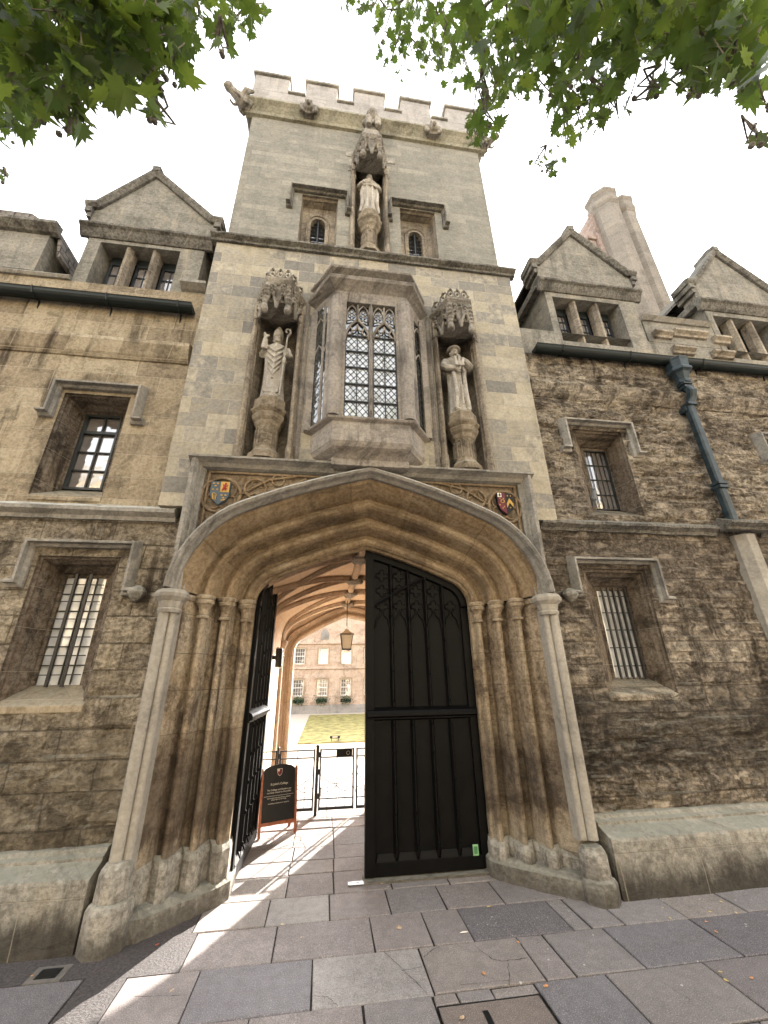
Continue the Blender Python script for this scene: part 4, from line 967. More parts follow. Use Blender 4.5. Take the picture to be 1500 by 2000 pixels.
# vault ribs & ridge bosses
def vz(u, side):     # u 0 at wall .. 1 at ridge
    n = 22; pts = vp[:n] if side < 0 else vp[::-1][:n]
    L_ = len(vp)//2; pts = vp[:L_+1] if side < 0 else vp[::-1][:L_+1]
    f = u*(len(pts)-1); i = min(int(f), len(pts)-2); a, b = pts[i], pts[i+1]; t = f-i
    return a[0]+(b[0]-a[0])*t, a[1]+(b[1]-a[1])*t
bossY = [5.6, 6.3, 7.0, 7.6, 8.2, 8.8, 9.4]
def rib_curve(ys_, yb, side, r):
    pts = []
    for i in range(17):
        u = i/16; x, z = vz(u, side); s = max(0, (u-.08)/.92)**1.0
        pts.append((x, ys_+(yb-ys_)*s, z-.02))
    return pts
for side in (-1, 1):
    for ys_, targets in ((5.2, (5.6, 7.0)), (7.0, (5.6, 7.0, 8.2)), (9.4, (8.2, 9.4))):
        for yb in targets:
            big_ = abs(ys_-yb) < .01
            mb = MB(); c = rib_curve(ys_, yb, side, .05)
            mb.tube(c, [.045]*17, 7); mb.tube([(x, y, z-.045) for x, y, z in c], [.024]*17, 6)
            obj('rib', mb, M['rib'], vault, smooth=True)
    for ys_ in (5.2, 7.0, 9.4):
        x = xl if side < 0 else xr; mb = MB()
        mb.lathe(x, ys_, [(.10, -.02), (.10, .3), (.075, .36), (.07, 2.25), (.09, 2.28), (.07, 2.3), (.08, 2.4), (.13, 2.52), (.14, 2.58), (.10, 2.62)], 10)
        obj('wall_shaft', mb, M['rib'], vault)
ridge = MB().tube([(XC, 5.1, VS+VR-.03), (XC, 10.1, VS+VR-.03)], .06, 8); obj('ridge_rib', ridge, M['rib'], vault)
for k, by in enumerate((5.6, 7.0, 8.2, 9.4)):
    b = MB(); rnd = random.Random(k)
    b.ell((XC, by, 3.42), (.12, .12, .09))
    for i in range(8): a = 2*math.pi*i/8; b.ell((XC+.11*math.cos(a), by+.11*math.sin(a), 3.41+rnd.uniform(-.02, .02)), (.055, .055, .05), 7, 6)
    obj('ridge_boss', b, M['carve'], vault, remesh=.016)
# inner (courtyard) arch, hidden right half widened so sunlight reaches the floor
FA = lambda d: arch_pts(XC, 1.21, 1.84, 2.42, .83, .36, R(58), d, 8, 9, .3, R(60))
fp = [(0, 10.5), (0, 10.32), (.04, 10.27), (.08, 10.27), (.10, 10.31), (.14, 10.31), (.18, 10.22), (.24, 10.2), (.27, 10.24), (.36, 10.15), (2.2, 10.14)]
path = [(XC-1.21, -.02), (XC-1.21, 1.2)]+FA(0)+[(XC+1.84, 1.2), (XC+1.84, -.02)]
mb = MB().sweep(path, fp[:-1], closed_prof=False); obj('courtyard_arch', mb, M['jamb'] and M['rib'], tower)
fi = FA(.36); fw = MB(); inn = [(XC-1.57, -.02)]+fi+[(XC+2.20, -.02)]; out = [(XC-2.3, -.02)]+[(XC+(x-XC)*1.7, 2.42+(z-2.42)*2+.1) for x, z in fi]+[(XC+2.3, -.02)]
fw.loft([[(x, 10.151, z) for x, z in inn], [(x, 10.151, z) for x, z in out]], caps=False, closed=False)
inn2 = [(XC-1.21, -.02)]+FA(0)+[(XC+1.84, -.02)]; out2 = [(XC-2.4, -.02)]+[(XC+(x-XC)*2., 2.42+(z-2.42)*3+.3) for x, z in FA(0)]+[(XC+2.4, -.02)]
fw.loft([[(x, 10.5, z) for x, z in inn2], [(x, 10.5, z) for x, z in out2]], caps=False, closed=False)
obj('courtyard_wall', fw, M['vault'], tower)

# ---------------------------------------------------------------- door leaves
def leaf(hinge, sgn, ang, lab):
    """built closed: local x from 0 (hinge) to width, y 0 = front"""
    Wd = HW-.005; a = [(x, z) for x, z in arch_pts(0, HW, HW, SPR, RISE, RR, TH, -.012, sides='L')]
    top = [(HW+x, z) for x, z in a]       # x from ~0 to HW
    top[-1] = (Wd, top[-1][1]-.004)
    tb = [(HW+x, z) for x, z in arch_pts(0, HW, HW, SPR, RISE, RR, TH, .04, sides='L')]; tb[-1] = (Wd, tb[-1][1])
    poly = [(-.04, .03), (Wd, .03)]+tb[::-1]
    Mx = Matrix.Translation((hinge[0], hinge[1], 0)) @ Matrix.Rotation(ang, 4, 'Z') @ Matrix.Scale(sgn, 4, (1, 0, 0))
    topz = lambda x: max(z for (xx, z) in [(0, 2.6)]+[min(top, key=lambda q: abs(q[0]-x))])
    base = obj('door_leaf', MB().prismY(poly, .03, .075).xf(Mx), M['door'], tower)
    base['label'] = lab
    fr = MB()
    fr.box(Wd-.10, Wd, -.012, .03, .03, topz(Wd)-.02); fr.box(.012, .09, -.005, .03, .03, 2.6)
    fr.prismY([(.09, .03), (Wd-.1, .03), (Wd-.1, .14), (.09, .14)], -.01, .029)
    for x0, x1 in [(.10+(Wd-.2)*k/5+.012, .10+(Wd-.2)*(k+1)/5-.012) for k in range(5)]:
        fr.loft([[(x0, -.01, .14), (x1, -.01, .14), (x1, .029, .14), (x0, .029, .14)], [(x0+.02, .02, .20), (x1-.02, .02, .20), (x1-.02, .029, .20), (x0+.02, .029, .20)]])
    fr.prismX([(-.035, 1.47), (-.05, 1.445), (-.05, 1.415), (-.02, 1.40), (-.02, 1.385), (.029, 1.37), (.029, 1.505)], .02, Wd-.02)
    fr.sweep([(x, z) for x, z in top], [(-.002, .028), (-.002, -.01), (-.07, -.01), (-.085, .028)]); fr.uv = {}
    obj('frame', fr.xf(Mx), M['door'], base, bevel=.003)
    for k in range(1, 5):
        x = .10+(Wd-.2)*k/5; rb = MB(); zt = topz(x)-.05
        for z0, z1 in ((.2, 1.37), (1.51, zt)):
            rb.loft([[(x+a_*.018, .028+b_*.045, z) for a_, b_ in ((-1.5, 0), (-.7, -.5), (-.4, -1), (.4, -1), (.7, -.5), (1.5, 0))] for z in (z0, z1)])
            n = int((z1-z0)/.29)
            for i in range(n+1): rb.ell((x, -.018, z0+.06+(z1-z0-.1)*i/max(1, n)), (.013, .014, .02), 7, 6)
        obj('rib', rb.xf(Mx), M['door'], base)
    tc_ = MB()
    for k in range(5):
        xm = .10+(Wd-.2)*(k+.5)/5; hw_ = (Wd-.2)/10-.02; zt = topz(xm); zb = 2.42
        if zt-zb < .15: continue
        tc_.tube([(xm-hw_, .02, zb-.06), (xm-hw_*.8, .02, zb+.04), (xm-hw_*.3, .02, zb+.09), (xm, .02, zb+.15), (xm+hw_*.3, .02, zb+.09), (xm+hw_*.8, .02, zb+.04), (xm+hw_, .02, zb-.06)], .012, 6)
        zz = zb+.2
        while zz < zt-.12:
            for a_ in (0, 90, 180, 270): tc_.tube([(xm+.045*math.cos(R(a_))+.032*math.cos(R(g)), .022, zz+.045*math.sin(R(a_))+.032*math.sin(R(g))) for g in range(a_-130, a_+131, 43)], .007, 5)
            zz += .19
    tc_.tube([(Wd-.1-(Wd-.25)*u, .005, 2.62+.62*math.sin(u*1.35)*.75) for u in [i/12 for i in range(9)]], .02, 6)
    obj('tracery', tc_.xf(Mx), M['door'], base)
    return base, Mx
RL, RMx = leaf((XC+HW-.0, 4.875), -1, 0, 'closed black panelled door leaf')
LL, LMx = leaf((XC-HW+.035, 4.90), 1, R(88.5), 'open black door leaf seen edge-on')
obj('threshold', roughen(MB().box(.44, 1.73, 4.80, 4.96, -.005, .02), .008, 8), M['base'], tower)
gx, gz = at(929, 1660, 4.86)
stk = MB().box(gx-.028, gx+.028, 4.856, 4.862, gz-.045, gz+.045); s_ = obj('door_sticker', stk, M['green_label'], RL)
obj('printed_panel', MB().box(gx-.016, gx+.018, 4.852, 4.856, gz-.03, gz+.03), plain('dark_green_print', (.06, .2, .08), .5), RL)
pl = obj('floor_plate', MB().box(.29, .52, 4.80, 4.875, .004, .012), M['steel'], bevel=.002); tag(pl, 'small steel bolt plate in the paving at the foot of the closed door leaf', 'floor plate')
obj('bolt_hole', MB().box(.37, .395, 4.83, 4.848, .0121, .0125), M['black'], pl)

# ---------------------------------------------------------------- lantern and wall lamp
lt = thing('hanging_lantern', 'cream glazed lantern hanging under the vault of the passage', 'lantern', (.43, 9.0, 3.4))
lx, ly = .43, 9.0
g4 = lambda r, z: [(lx+a*r, ly+b*r, z) for a, b in ((-1, -1), (1, -1), (1, 1), (-1, 1))]
obj('lamp_glass', MB().loft([g4(.085, 2.40), g4(.125, 2.68)]), M['lamp_glass'], lt)
obj('lamp_roof', MB().loft([g4(.13, 2.702), g4(.08, 2.74), g4(.05, 2.76), g4(.04, 2.80)]), M['cream'], lt)
fr = MB().loft([g4(.15, 2.685), g4(.15, 2.70)]); fr.loft([g4(.10, 2.375), g4(.10, 2.395)])
for a, b in ((-1, -1), (1, -1), (1, 1), (-1, 1)): fr.tube([(lx+a*.088, ly+b*.088, 2.39), (lx+a*.13, ly+b*.13, 2.69)], .008, 5)
obj('frame', fr, M['iron'], lt); obj('finial', MB().lathe(lx, ly, [(.09, 2.37), (.08, 2.34), (.03, 2.32)], 10), M['white'], lt)
obj('rod', MB().tube([(lx, ly, 2.86), (lx, ly, 3.45)], .008, 6), M['iron'], lt)
wx, wy = XC-VL+.02, 8.0
wl = thing('wall_lamp', 'dark cylindrical wall lamp on the left wall of the passage', 'wall lamp', (wx, wy, 2.2))
obj('lamp_body', MB().lathe(wx+.10, wy, [(.06, 2.02), (.065, 2.04), (.065, 2.32), (.06, 2.34)], 14), M['iron'], wl)
obj('bracket', MB().box(wx-.02, wx+.06, wy-.03, wy+.03, 2.15, 2.22), M['iron'], wl)
obj('lamp_cap', MB().lathe(wx+.10, wy, [(.055, 2.345), (.05, 2.36), (.01, 2.365)], 14).lathe(wx+.10, wy, [(.01, 1.99), (.05, 2.0), (.055, 2.015)], 14), M['white'], wl)

# ---------------------------------------------------------------- sign board
SA = (-.745, 6.20); SB = (-.29, 6.37)
sg = thing('notice_board', 'black round-topped notice board in a reddish wooden frame standing inside the left door', 'notice board', ((SA[0]+SB[0])/2, (SA[1]+SB[1])/2, 0))
ax = Vector((SB[0]-SA[0], SB[1]-SA[1], 0)); SW = ax.length; ax.normalize(); nv = Vector((ax.y, -ax.x, 0))
tilt = .12
SM = Matrix(((ax.x, -nv.x, 0, SA[0]), (ax.y, -nv.y, 0, SA[1]), (0, 0, 1, 0), (0, 0, 0, 1))) @ Matrix.Rotation(R(-8), 4, 'X')
SMi = SM
SHt = .76
def sb(mb): return mb.xf(SMi)
obj('leg', sb(MB().box(0, .03, -.012, .02, 0, SHt-.03)), M['wood'], sg, bevel=.003)
obj('leg', sb(MB().box(SW-.03, SW, -.012, .02, 0, SHt-.03)), M['wood'], sg, bevel=.003)
obj('rail', sb(MB().box(.03, SW-.03, -.010, .018, .115, .15)), M['wood'], sg, bevel=.003)
tp = [(.031, .15), (SW-.031, .15), (SW-.031, SHt-.07)]+[(SW/2+(SW/2-.031)*math.cos(R(a)), SHt-.07+.075*math.sin(R(a))) for a in range(15, 166, 15)]+[(.031, SHt-.07)]
panel = obj('panel', sb(MB().prismY(tp, -.004, .012)), M['board'], sg, bevel=.002)
bk = MB()
for x in (0, SW-.03): bk.loft([[(x+a, b, z) for a, b in ((0, 0), (.03, 0), (.03, .03), (0, .03))] if z > .3 else [(x+a, .26+b, 0.04) for a, b in ((0, 0), (.03, 0), (.03, .03), (0, .03))] for z in (0, .7)])
obj('back_leg', sb(bk), M['wood'], sg)
def text(body, size, x, z, align='CENTER', mat='cream', name='lettering', yy=-.0065):
    cu = bpy.data.curves.new(name, 'FONT'); cu.body = body; cu.size = size; cu.align_x = align; cu.extrude = .0008; cu.space_line = 1.05
    ob = bpy.data.objects.new(name, cu); sc.collection.objects.link(ob); bpy.context.view_layer.update()
    me = bpy.data.meshes.new_from_object(ob.evaluated_get(bpy.context.evaluated_depsgraph_get())); bpy.data.objects.remove(ob)
    mb = MB(); mb.v = [tuple(SMi @ Vector((x+v.co.x, yy-v.co.z, z+v.co.y))) for v in me.vertices]; mb.f = [list(p.vertices) for p in me.polygons]; mb.col = [None]*len(mb.f)
    return obj(name, mb, M[mat], panel, recalc=False)
text("St John's College", .034, SW/2, .535)
text("The College and Gardens are\ncurrently closed to the public", .0265, SW/2, .475)
obj('rule_line', sb(MB().box(.05, SW-.05, -.0065, -.0045, .418, .421)), M['cream'], panel)
text("Alumni and prospective students welcome\nplease report to the Lodge", .0178, SW/2, .392)
text("Surveillance cameras are in operation", .0178, SW/2, .335)
cx, cz = SW/2, .675
def crest(pts, mat, d): obj('crest', sb(MB().prismY([(cx+a, cz+b) for a, b in pts], -.0065-d, -.004-d)), M[mat], panel)
crest([(-.034, .038), (.034, .038), (.034, 0), (.022, -.03), (0, -.046), (-.022, -.03), (-.034, 0)], 'cream', 0)
crest([(-.029, .033), (.029, .033), (.029, 0), (.019, -.026), (0, -.04), (-.019, -.026), (-.029, 0)], 'red', .002)
crest([(-.029, .033), (-.004, .033), (-.004, .008), (-.029, .008)], 'cream', .004)
crest([(.002, .033), (.029, .033), (.029, 0), (.019, -.026), (.002, -.038)], 'maroon', .003)

# ---------------------------------------------------------------- passage gates
def gate(x0, x1, y, lab, plates=False, group='iron gates across the passage', cat='gate', name='iron_gate', zt=.83):
    g = thing(name, lab, cat, ((x0+x1)/2, y, 0), group)
    f = MB(); r = .012
    f.box(x0, x0+2*r, y-r, y+r, .06, zt); f.box(x1-2*r, x1, y-r, y+r, .06, zt)
    for z in (zt-.012, .72, .20, .07): f.box(x0+2*r, x1-2*r, y-.008, y+.008, z-.008, z+.008 if z > .1 else z+.03)
    obj('frame', f, M['iron'], g)
    s = MB(); n = 2; W_ = x1-x0
    for k in range(1, 4): x = x0+W_*k/4; s.box(x-.004, x+.004, y-.004, y+.004, .09, .35 if k != 2 else zt-.02)
    for (za, a, b) in ((.52, 0, 1), (.36, 0, .5), (.36, .5, 1)):
        s.tube([(x0+W_*(a+(b-a)*u), y, za-.28*(b-a)*(1-(2*u-1)**2)*W_) for u in [i/10 for i in range(11)]], .005, 5)
    obj('bars', s, M['iron'], g)
    if plates:
        obj('plate', MB().box(x0+W_*.48, x1-.03, y-.014, y-.009, .725, .812), M['board'], g)
        tr_ = MB(); cx_ = x0+W_*.82; tr_.tube([(cx_+.025*math.cos(R(a)), y-.016, .768+.025*math.sin(R(a))) for a in range(0, 361, 40)], .003, 5)
        obj('plate_emblem', tr_, M['cream'], g)
    return g
def gpost(x, y, lab, r=.022, h=.86):
    o = MB().box(-r, r, -r, r, 0, h); o.lathe(0, 0, [(r*1.3, h), (r*1.4, h+.01), (r*.9, h+.025)], 10)
    for z in (.2, .5, .72): o.box(-r*.4, r*1.8, -r*.6, r*.6, z, z+.07)
    o = obj('gate_post', o, M['iron'], bevel=.002); o.location = (x, y, 0); tag(o, lab, 'post')
gate(-.97, -.66, 7.0, 'short iron railing panel between the passage wall and the first thin post', cat='railing', name='iron_railing')
gpost(-.645, 7.0, 'thin iron post behind the notice board', .013, .85)
gate(-.62, -.10, 7.0, 'iron railing panel with hanging swags right behind the notice board', cat='railing', name='iron_railing')
gpost(-.065, 7.0, 'thick iron gate post near the middle of the passage')
gate(-.03, .485, 7.0, 'iron gate leaf with a dark plate at its top, right of the thick post', True)
gate(.515, 1.03, 7.0, 'iron gate leaf partly hidden by the closed door leaf', True)
gpost(1.07, 7.0, 'iron gate post hidden behind the closed door leaf')
gate(1.11, 1.7, 7.0, 'iron railing panel behind the closed door leaf', cat='railing', name='iron_railing')

# ================================================================ WINGS
def dormer(parent, X0, cx0, cx1, apx, o, mat, name='dormer', seed=0):
    """X0 shift; body cx0..cx1; o = light opening (x0,x1,z0,z1)"""
    s = X0; cx0 += s; cx1 += s; apx += s; o = (o[0]+s, o[1]+s, o[2], o[3])
    b = MB(); Y = WY
    top = 8.05
    for q in ([(cx0, Y, 7.0), (o[0], Y, 7.0), (o[0], Y, top), (cx0, Y, top)], [(o[1], Y, 7.0), (cx1, Y, 7.0), (cx1, Y, top), (o[1], Y, top)], [(o[0], Y, o[3]), (o[1], Y, o[3]), (o[1], Y, top), (o[0], Y, top)]): b.add(q, [(0, 1, 2, 3)])
    if o[2] > 7.0: b.add([(o[0], Y, 7.0), (o[1], Y, 7.0), (o[1], Y, o[2]), (o[0], Y, o[2])], [(0, 1, 2, 3)])
    for x in (cx0, cx1): b.add([(x, Y, 6.9), (x, Y+2.2, 6.9), (x, Y+2.2, top+.1), (x, Y, top+.1)], [(0, 1, 2, 3)])
    # deep reveals
    D = .32
    for q in ([(o[0], Y, o[2]), (o[0], Y+D, o[2]), (o[0], Y+D, o[3]), (o[0], Y, o[3])], [(o[1], Y, o[2]), (o[1], Y, o[3]), (o[1], Y+D, o[3]), (o[1], Y+D, o[2])], [(o[0], Y, o[3]), (o[0], Y+D, o[3]), (o[1], Y+D, o[3]), (o[1], Y, o[3])], [(o[0], Y, o[2]), (o[1], Y, o[2]), (o[1], Y+D, o[2]+.05), (o[0], Y+D, o[2]+.05)]): b.add(q, [(0, 1, 2, 3)])
    d = obj(name, b, mat, parent)
    gx0, gx1 = cx0-.07, cx1+.07
    gz = 8.22; az = 9.55
    gb = MB().prismY([(gx0, gz), (gx1, gz), (gx1, gz+.30), (apx, az), (gx0, gz+.30)], Y-.01, Y+.25)
    obj('gable', gb, mat, d)
    # coping on the rakes, kneelers
    path = [(gx0-.12, gz+.36), (gx0+.06, gz+.37), (apx, az+.03), (gx1-.06, gz+.37), (gx1+.12, gz+.36)]
    cpg = MB().sweep(path, [(-.03, Y-.05), (.03, Y-.09), (.075, Y-.09), (.10, Y-.02), (.10, Y+.3), (-.03, Y+.3)]); cpg.uv = {}
    for q, x in ((-1, gx0), (1, gx1)):
        for k, (w_, z0, z1) in enumerate(((.10, gz+.22, gz+.32), (.06, gz+.12, gz+.215))): cpg.box(min(x, x+q*w_), max(x, x+q*w_), Y-.07+k*.025, Y+.3, z0, z1)
    cpg.prismX([(Y-.1, az+.05), (Y-.1, az+.17), (Y+.05, az+.22), (Y+.35, az+.2), (Y+.35, az+.05)], apx-.06, apx+.06)
    obj('coping', cpg, M['soot'], d, bevel=.006)
    cn = MB().prismX([(Y+.02, 8.21), (Y-.08, 8.19), (Y-.13, 8.12), (Y-.13, 8.08), (Y-.09, 8.05), (Y-.05, 7.97), (Y-.02, 7.93), (Y+.02, 7.93)], cx0-.12, cx1+.12)
    for x0_, x1_ in ((cx0-.12, cx0-.002), (cx1+.002, cx1+.12)): cn.box(x0_, x1_, Y+.021, Y+2.0, 8.06, 8.2)
    obj('cornice', cn, M['soot'], d, bevel=.005)
    rf = MB()
    for s_ in (-1, 1):
        xe = gx0-.08 if s_ < 0 else gx1+.08
        rf.loft([[(xe, y, gz+.20), (apx, y, az-.02), (apx, y, az+.03), (xe, y, gz+.26)] for y in (Y+.26, Y+3.2)])
    obj('roof', rf, M['slate'], d)
    obj('interior', MB().box(o[0]-.05, o[1]+.05, Y+D+.001, Y+1.2, o[2]-.05, o[3]+.1), M['void'], d)
    W_ = (o[1]-o[0])/3
    ml = MB()
    for k in (1, 2):
        x = o[0]+W_*k
        ml.loft([[(x+a*.055, Y+.03+b*.11, z) for a, b in ((-.35, 0), (.35, 0), (1, .6), (1, 1.6), (.3, 2.), (-.3, 2.), (-1, 1.6), (-1, .6))] for z in (o[2]-.0, o[3])])
    obj('mullion', ml, M['niche'], d)
    for k in range(3):
        x0 = o[0]+W_*k+.06; x1 = o[0]+W_*(k+1)-.06
        g = MB().box(x0, x1, Y+D-.06, Y+D-.05, o[2], o[3]); gl = obj('glass', g, M['glass_mid'], d)
        br = MB().box(x0, x0+.03, Y+D-.09, Y+D-.06, o[2]+.04, o[3]).box(x1-.03, x1, Y+D-.09, Y+D-.06, o[2]+.04, o[3]).box(x0+.03, x1-.03, Y+D-.09, Y+D-.06, o[3]-.16, o[3]).box(x0+.03, x1-.03, Y+D-.09, Y+D-.06, o[2]+.0, o[2]+.05)
        nv_ = 3 if seed else 1; nh = 4 if seed else 2
        for q in range(1, nv_+1): xx = x0+(x1-x0)*q/(nv_+1); br.box(xx-.005, xx+.005, Y+D-.075, Y+D-.062, o[2], o[3])
        for q in range(1, nh+1): zz = o[2]+(o[3]-.12-o[2])*q/(nh+1); br.box(x0, x1, Y+D-.077, Y+D-.064, zz-.007, zz+.007)
        obj('casement_frame', br, M['frame_dark'], d)
    return d

def gutter(parent, x0, x1, z, mat, brk):
    g = MB(); Y = WY-.10; r = .085
    prof = [(Y+r*math.cos(R(a)), z+r*math.sin(R(a))) for a in range(180, 361, 22)]+[(Y+r, z+.015), (Y+r-.015, z+.015)]+[(Y+(r-.015)*math.cos(R(a)), z+(r-.015)*math.sin(R(a))) for a in range(360, 179, -30)]+[(Y-r+.01, z+.015), (Y-r-.01, z+.015)]
    g.prismX(prof, x0, x1)
    for x in (x0, x1): g.prismX([(Y+r*math.cos(R(a)), z+r*math.sin(R(a))) for a in range(180, 361, 30)], x-.004, x+.004)
    o = obj('gutter', g, mat, parent)
    bk = MB()
    for x in brk:
        bk.tube([(x, Y-r-.01, z+.02), (x, Y-r*.75, z-r*.75), (x, Y, z-r-.012), (x, Y+r, z-r*.6), (x, WY+.01, z-.2)], .012, 5)
    obj('gutter_bracket', bk, mat, o)
    return o

def plinth(parent, x0, x1, end):
    mb = MB(); n = int((x1-x0)/.06); rings = []
    for i in range(n+1):
        x = x0+(x1-x0)*i/n; q = lambda y, z, a=.012: (x, y+nz(x, y, z, 4)*a, z+nz(x, z, y, 3)*a*.6)
        rings.append([q(WY+.1, -.05), q(WY-.30, -.05), q(WY-.295, .15, .016), q(WY-.285, .40, .010), q(WY-.275, .425, .006), q(WY-.13, .475, .006), q(WY-.115, .485, .003), q(WY-.115, .505, .003), q(WY-.07, .52, .003), q(WY-.05, .55, .003), q(WY+.1, .56)])
    mb.loft(rings)
    return obj('plinth', mb, M['plinth'], parent)

LWO = (-2.99, -2.20, 1.62, 3.03); UWO = (-3.30, -2.55, 3.72, 5.10)
left = thing('left_wing', 'tan ashlar wing left of the gate tower with one casement above one barred window', 'building', (-4, WY, 0))
obj('upper_wall', wall_grid(-7.5, -1.9, 3.5, 7.0, WY, [UWO], .04, disp_left, border=.4), M['left'], left)
obj('lower_wall', wall_grid(-7.5, -1.58, 0, 3.5, WY, [LWO], .025, disp_left_low, border=.4), M['left_low'], left)
obj('return_wall', MB().box(-7.45, -1.92, WY+.4, WY+.5, 0, 7.0), M['void'], left)
straight('string_course', -7.5, -1.72, string_prof(WY, 3.60, 3.44, .11), M['trim'], left, jag=.006)
straight('cornice_moulding', -7.5, -1.96, [(WY+.02, 6.0), (WY-.09, 5.97), (WY-.11, 5.90), (WY-.06, 5.74), (WY-.02, 5.68), (WY+.02, 5.68)], M['left'], left, jag=.003)
straight('coping', -7.5, -3.75, [(WY+.3, 7.12), (WY-.03, 7.08), (WY-.06, 7.04), (WY-.03, 7.002), (WY+.3, 7.002)], M['trim'], left)
gutter(left, -7.5, -2.02, 6.60, M['gutter'], (-4.0, -3.1, -2.2))
window(left, LWO, WY, (-2.87, -2.45, 1.79, 2.88), 4.75, 'grille2', (-3.03, -2.10, 3.115, 2.69, 2.62), 'glass_painted_reflection', label='lower barred window with bright panes')
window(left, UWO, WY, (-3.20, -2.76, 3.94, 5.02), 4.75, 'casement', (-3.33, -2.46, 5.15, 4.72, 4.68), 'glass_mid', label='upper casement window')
plinth(left, -7.5, -1.72, 1)
dormer(left, 0, -3.74, -2.10, -3.10, (-3.56, -2.44, 7.0, 7.86), M['gable'])
hl = MB().box(-7.4, -4.25, WY-.0, WY+1.5, 7.13, 7.9); d2 = obj('dormer', hl, M['gable'], left)
obj('cornice', MB().prismX([(WY+.02, 8.05), (WY-.13, 8.03), (WY-.14, 7.96), (WY-.05, 7.88), (WY+.02, 7.86)], -7.4, -4.13), M['soot'], d2, bevel=.006)
obj('roof', MB().loft([[(-7.4, y, 7.95), (-4.15, y, 7.95), (-4.6, y, 8.28), (-7.4, y, 8.28)] for y in (WY-.02, WY+2)]).loft([[(-4.1, y, 7.5), (-4.06, y, 7.54), (-4.16, y, 8.0), (-4.2, y, 7.96)] for y in (WY+.05, WY+2)]), M['slate'], d2, bevel=.01)
straight('parapet_ledge', -2.28, -1.93, [(WY+.02, 7.16), (WY-.13, 7.13), (WY-.13, 7.08), (WY-.04, 7.03), (WY+.02, 7.01)], M['trim'], left)
obj('parapet_end', MB().box(-2.10, -1.905, WY+.0, WY+.3, 7.001, 7.10), M['trim'], left)
obj('roof', MB().loft([[(x, WY+.45, 6.9), (x, WY+4.5, 10.3), (x, WY+8.5, 6.9)] for x in (-7.5, -1.92)]), M['slate'], left)

RLO = (3.10, 3.95, 1.60, 3.02); RUO = (3.40, 4.18, 3.76, 5.10); RU2 = (6.63, 7.41, 3.76, 5.10)
right = thing('right_wing', 'eroded brown stone wing right of the gate tower, with downpipe, gabled dormers and tall chimney', 'building', (5, WY, 0))
obj('upper_wall', wall_grid(2.82, 8.6, 3.55, 6.48, WY, [RUO, RU2], .017, disp_right, border=.4), M['right'], right)
obj('lower_wall', wall_grid(2.47, 7.6, 0, 3.55, WY, [RLO], .016, disp_right, border=.4), M['right_low'], right)
obj('return_wall', MB().box(2.83, 8.55, WY+.4, WY+.5, 0, 6.9), M['void'], right)
obj('parapet_wall', wall_grid(2.84, 8.6, 6.48, 7.0, WY-.004, [(3.62, 4.88, 6.82, 7.001), (6.75, 8.01, 6.82, 7.001)], .3, border=.4), M['gable'], right)
straight('string_course', 2.62, 5.14, string_prof(WY, 3.64, 3.50, .12), M['soot'], right, jag=.010)
straight('string_course', 5.14, 5.82, string_prof(WY-.16, 3.66, 3.54, .14), M['soot'], right, jag=.008)
straight('string_course', 5.82, 8.6, string_prof(WY, 3.64, 3.50, .12), M['soot'], right, jag=.010)
straight('cornice_moulding', 2.86, 8.6, [(WY+.02, 5.92), (WY-.09, 5.89), (WY-.11, 5.83), (WY-.06, 5.68), (WY-.02, 5.62), (WY+.02, 5.62)], M['right'], right, jag=.012)
gt = gutter(right, 3.02, 8.6, 6.50, M['gutter'], (3.45, 4.6, 5.9, 7.2))
window(right, RLO, WY, (3.46, 3.86, 1.77, 2.82), 4.75, 'grille5', (3.00, 4.02, 3.075, 2.66, 2.60), 'glass_painted_reflection', label='lower barred window with bright panes')
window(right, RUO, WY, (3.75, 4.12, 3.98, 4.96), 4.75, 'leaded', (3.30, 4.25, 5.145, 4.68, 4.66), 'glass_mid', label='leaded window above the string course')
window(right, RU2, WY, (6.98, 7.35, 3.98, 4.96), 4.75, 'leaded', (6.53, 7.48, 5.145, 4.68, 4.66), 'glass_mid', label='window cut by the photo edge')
plinth(right, 2.62, 8.6, -1)
for sx in (0, 3.13): dormer(right, sx, 3.50, 5.20, 4.30, (3.62, 4.88, 6.82, 7.83), M['gable'], seed=1)
# dwarf parapet with stepped corbel stones between the dormers
pw = MB().box(5.22, 6.60, WY-.01, WY+.3, 7.001, 7.5); obj('parapet_wall', pw, M['gable'], right)
straight('coping', 5.2, 6.55, [(WY+.3, 7.62), (WY-.06, 7.58), (WY-.10, 7.53), (WY-.04, 7.47), (WY+.3, 7.47)], M['trim'], right, jag=.004)
for x0, x1, z in ((5.32, 5.66, 7.12), (5.72, 6.36, 7.20), (6.48, 6.80, 7.14), (5.58, 5.98, 6.80), (6.34, 6.74, 6.80)):
    o = MB().prismX([(WY+.02, z+.1), (WY-.10, z+.09), (WY-.11, z+.04), (WY-.06, z), (WY-.05, z-.04), (WY+.02, z-.05)], x0, x1)
    obj('corbel_stone', o, M['niche'], right, bevel=.004)
# octagonal buttress shaft under the downpipe
bx = 5.50
bsf = MB().loft([[(bx+r*math.cos(R(22.5+45*k)), WY-.02+r*math.sin(R(22.5+45*k)), z) for k in range(8)] for r, z in ((.17, .5), (.165, 1.2), (.165, 2.5), (.165, 3.50))])
obj('buttress_shaft', bsf, M['shaft'], right, bevel=.006)
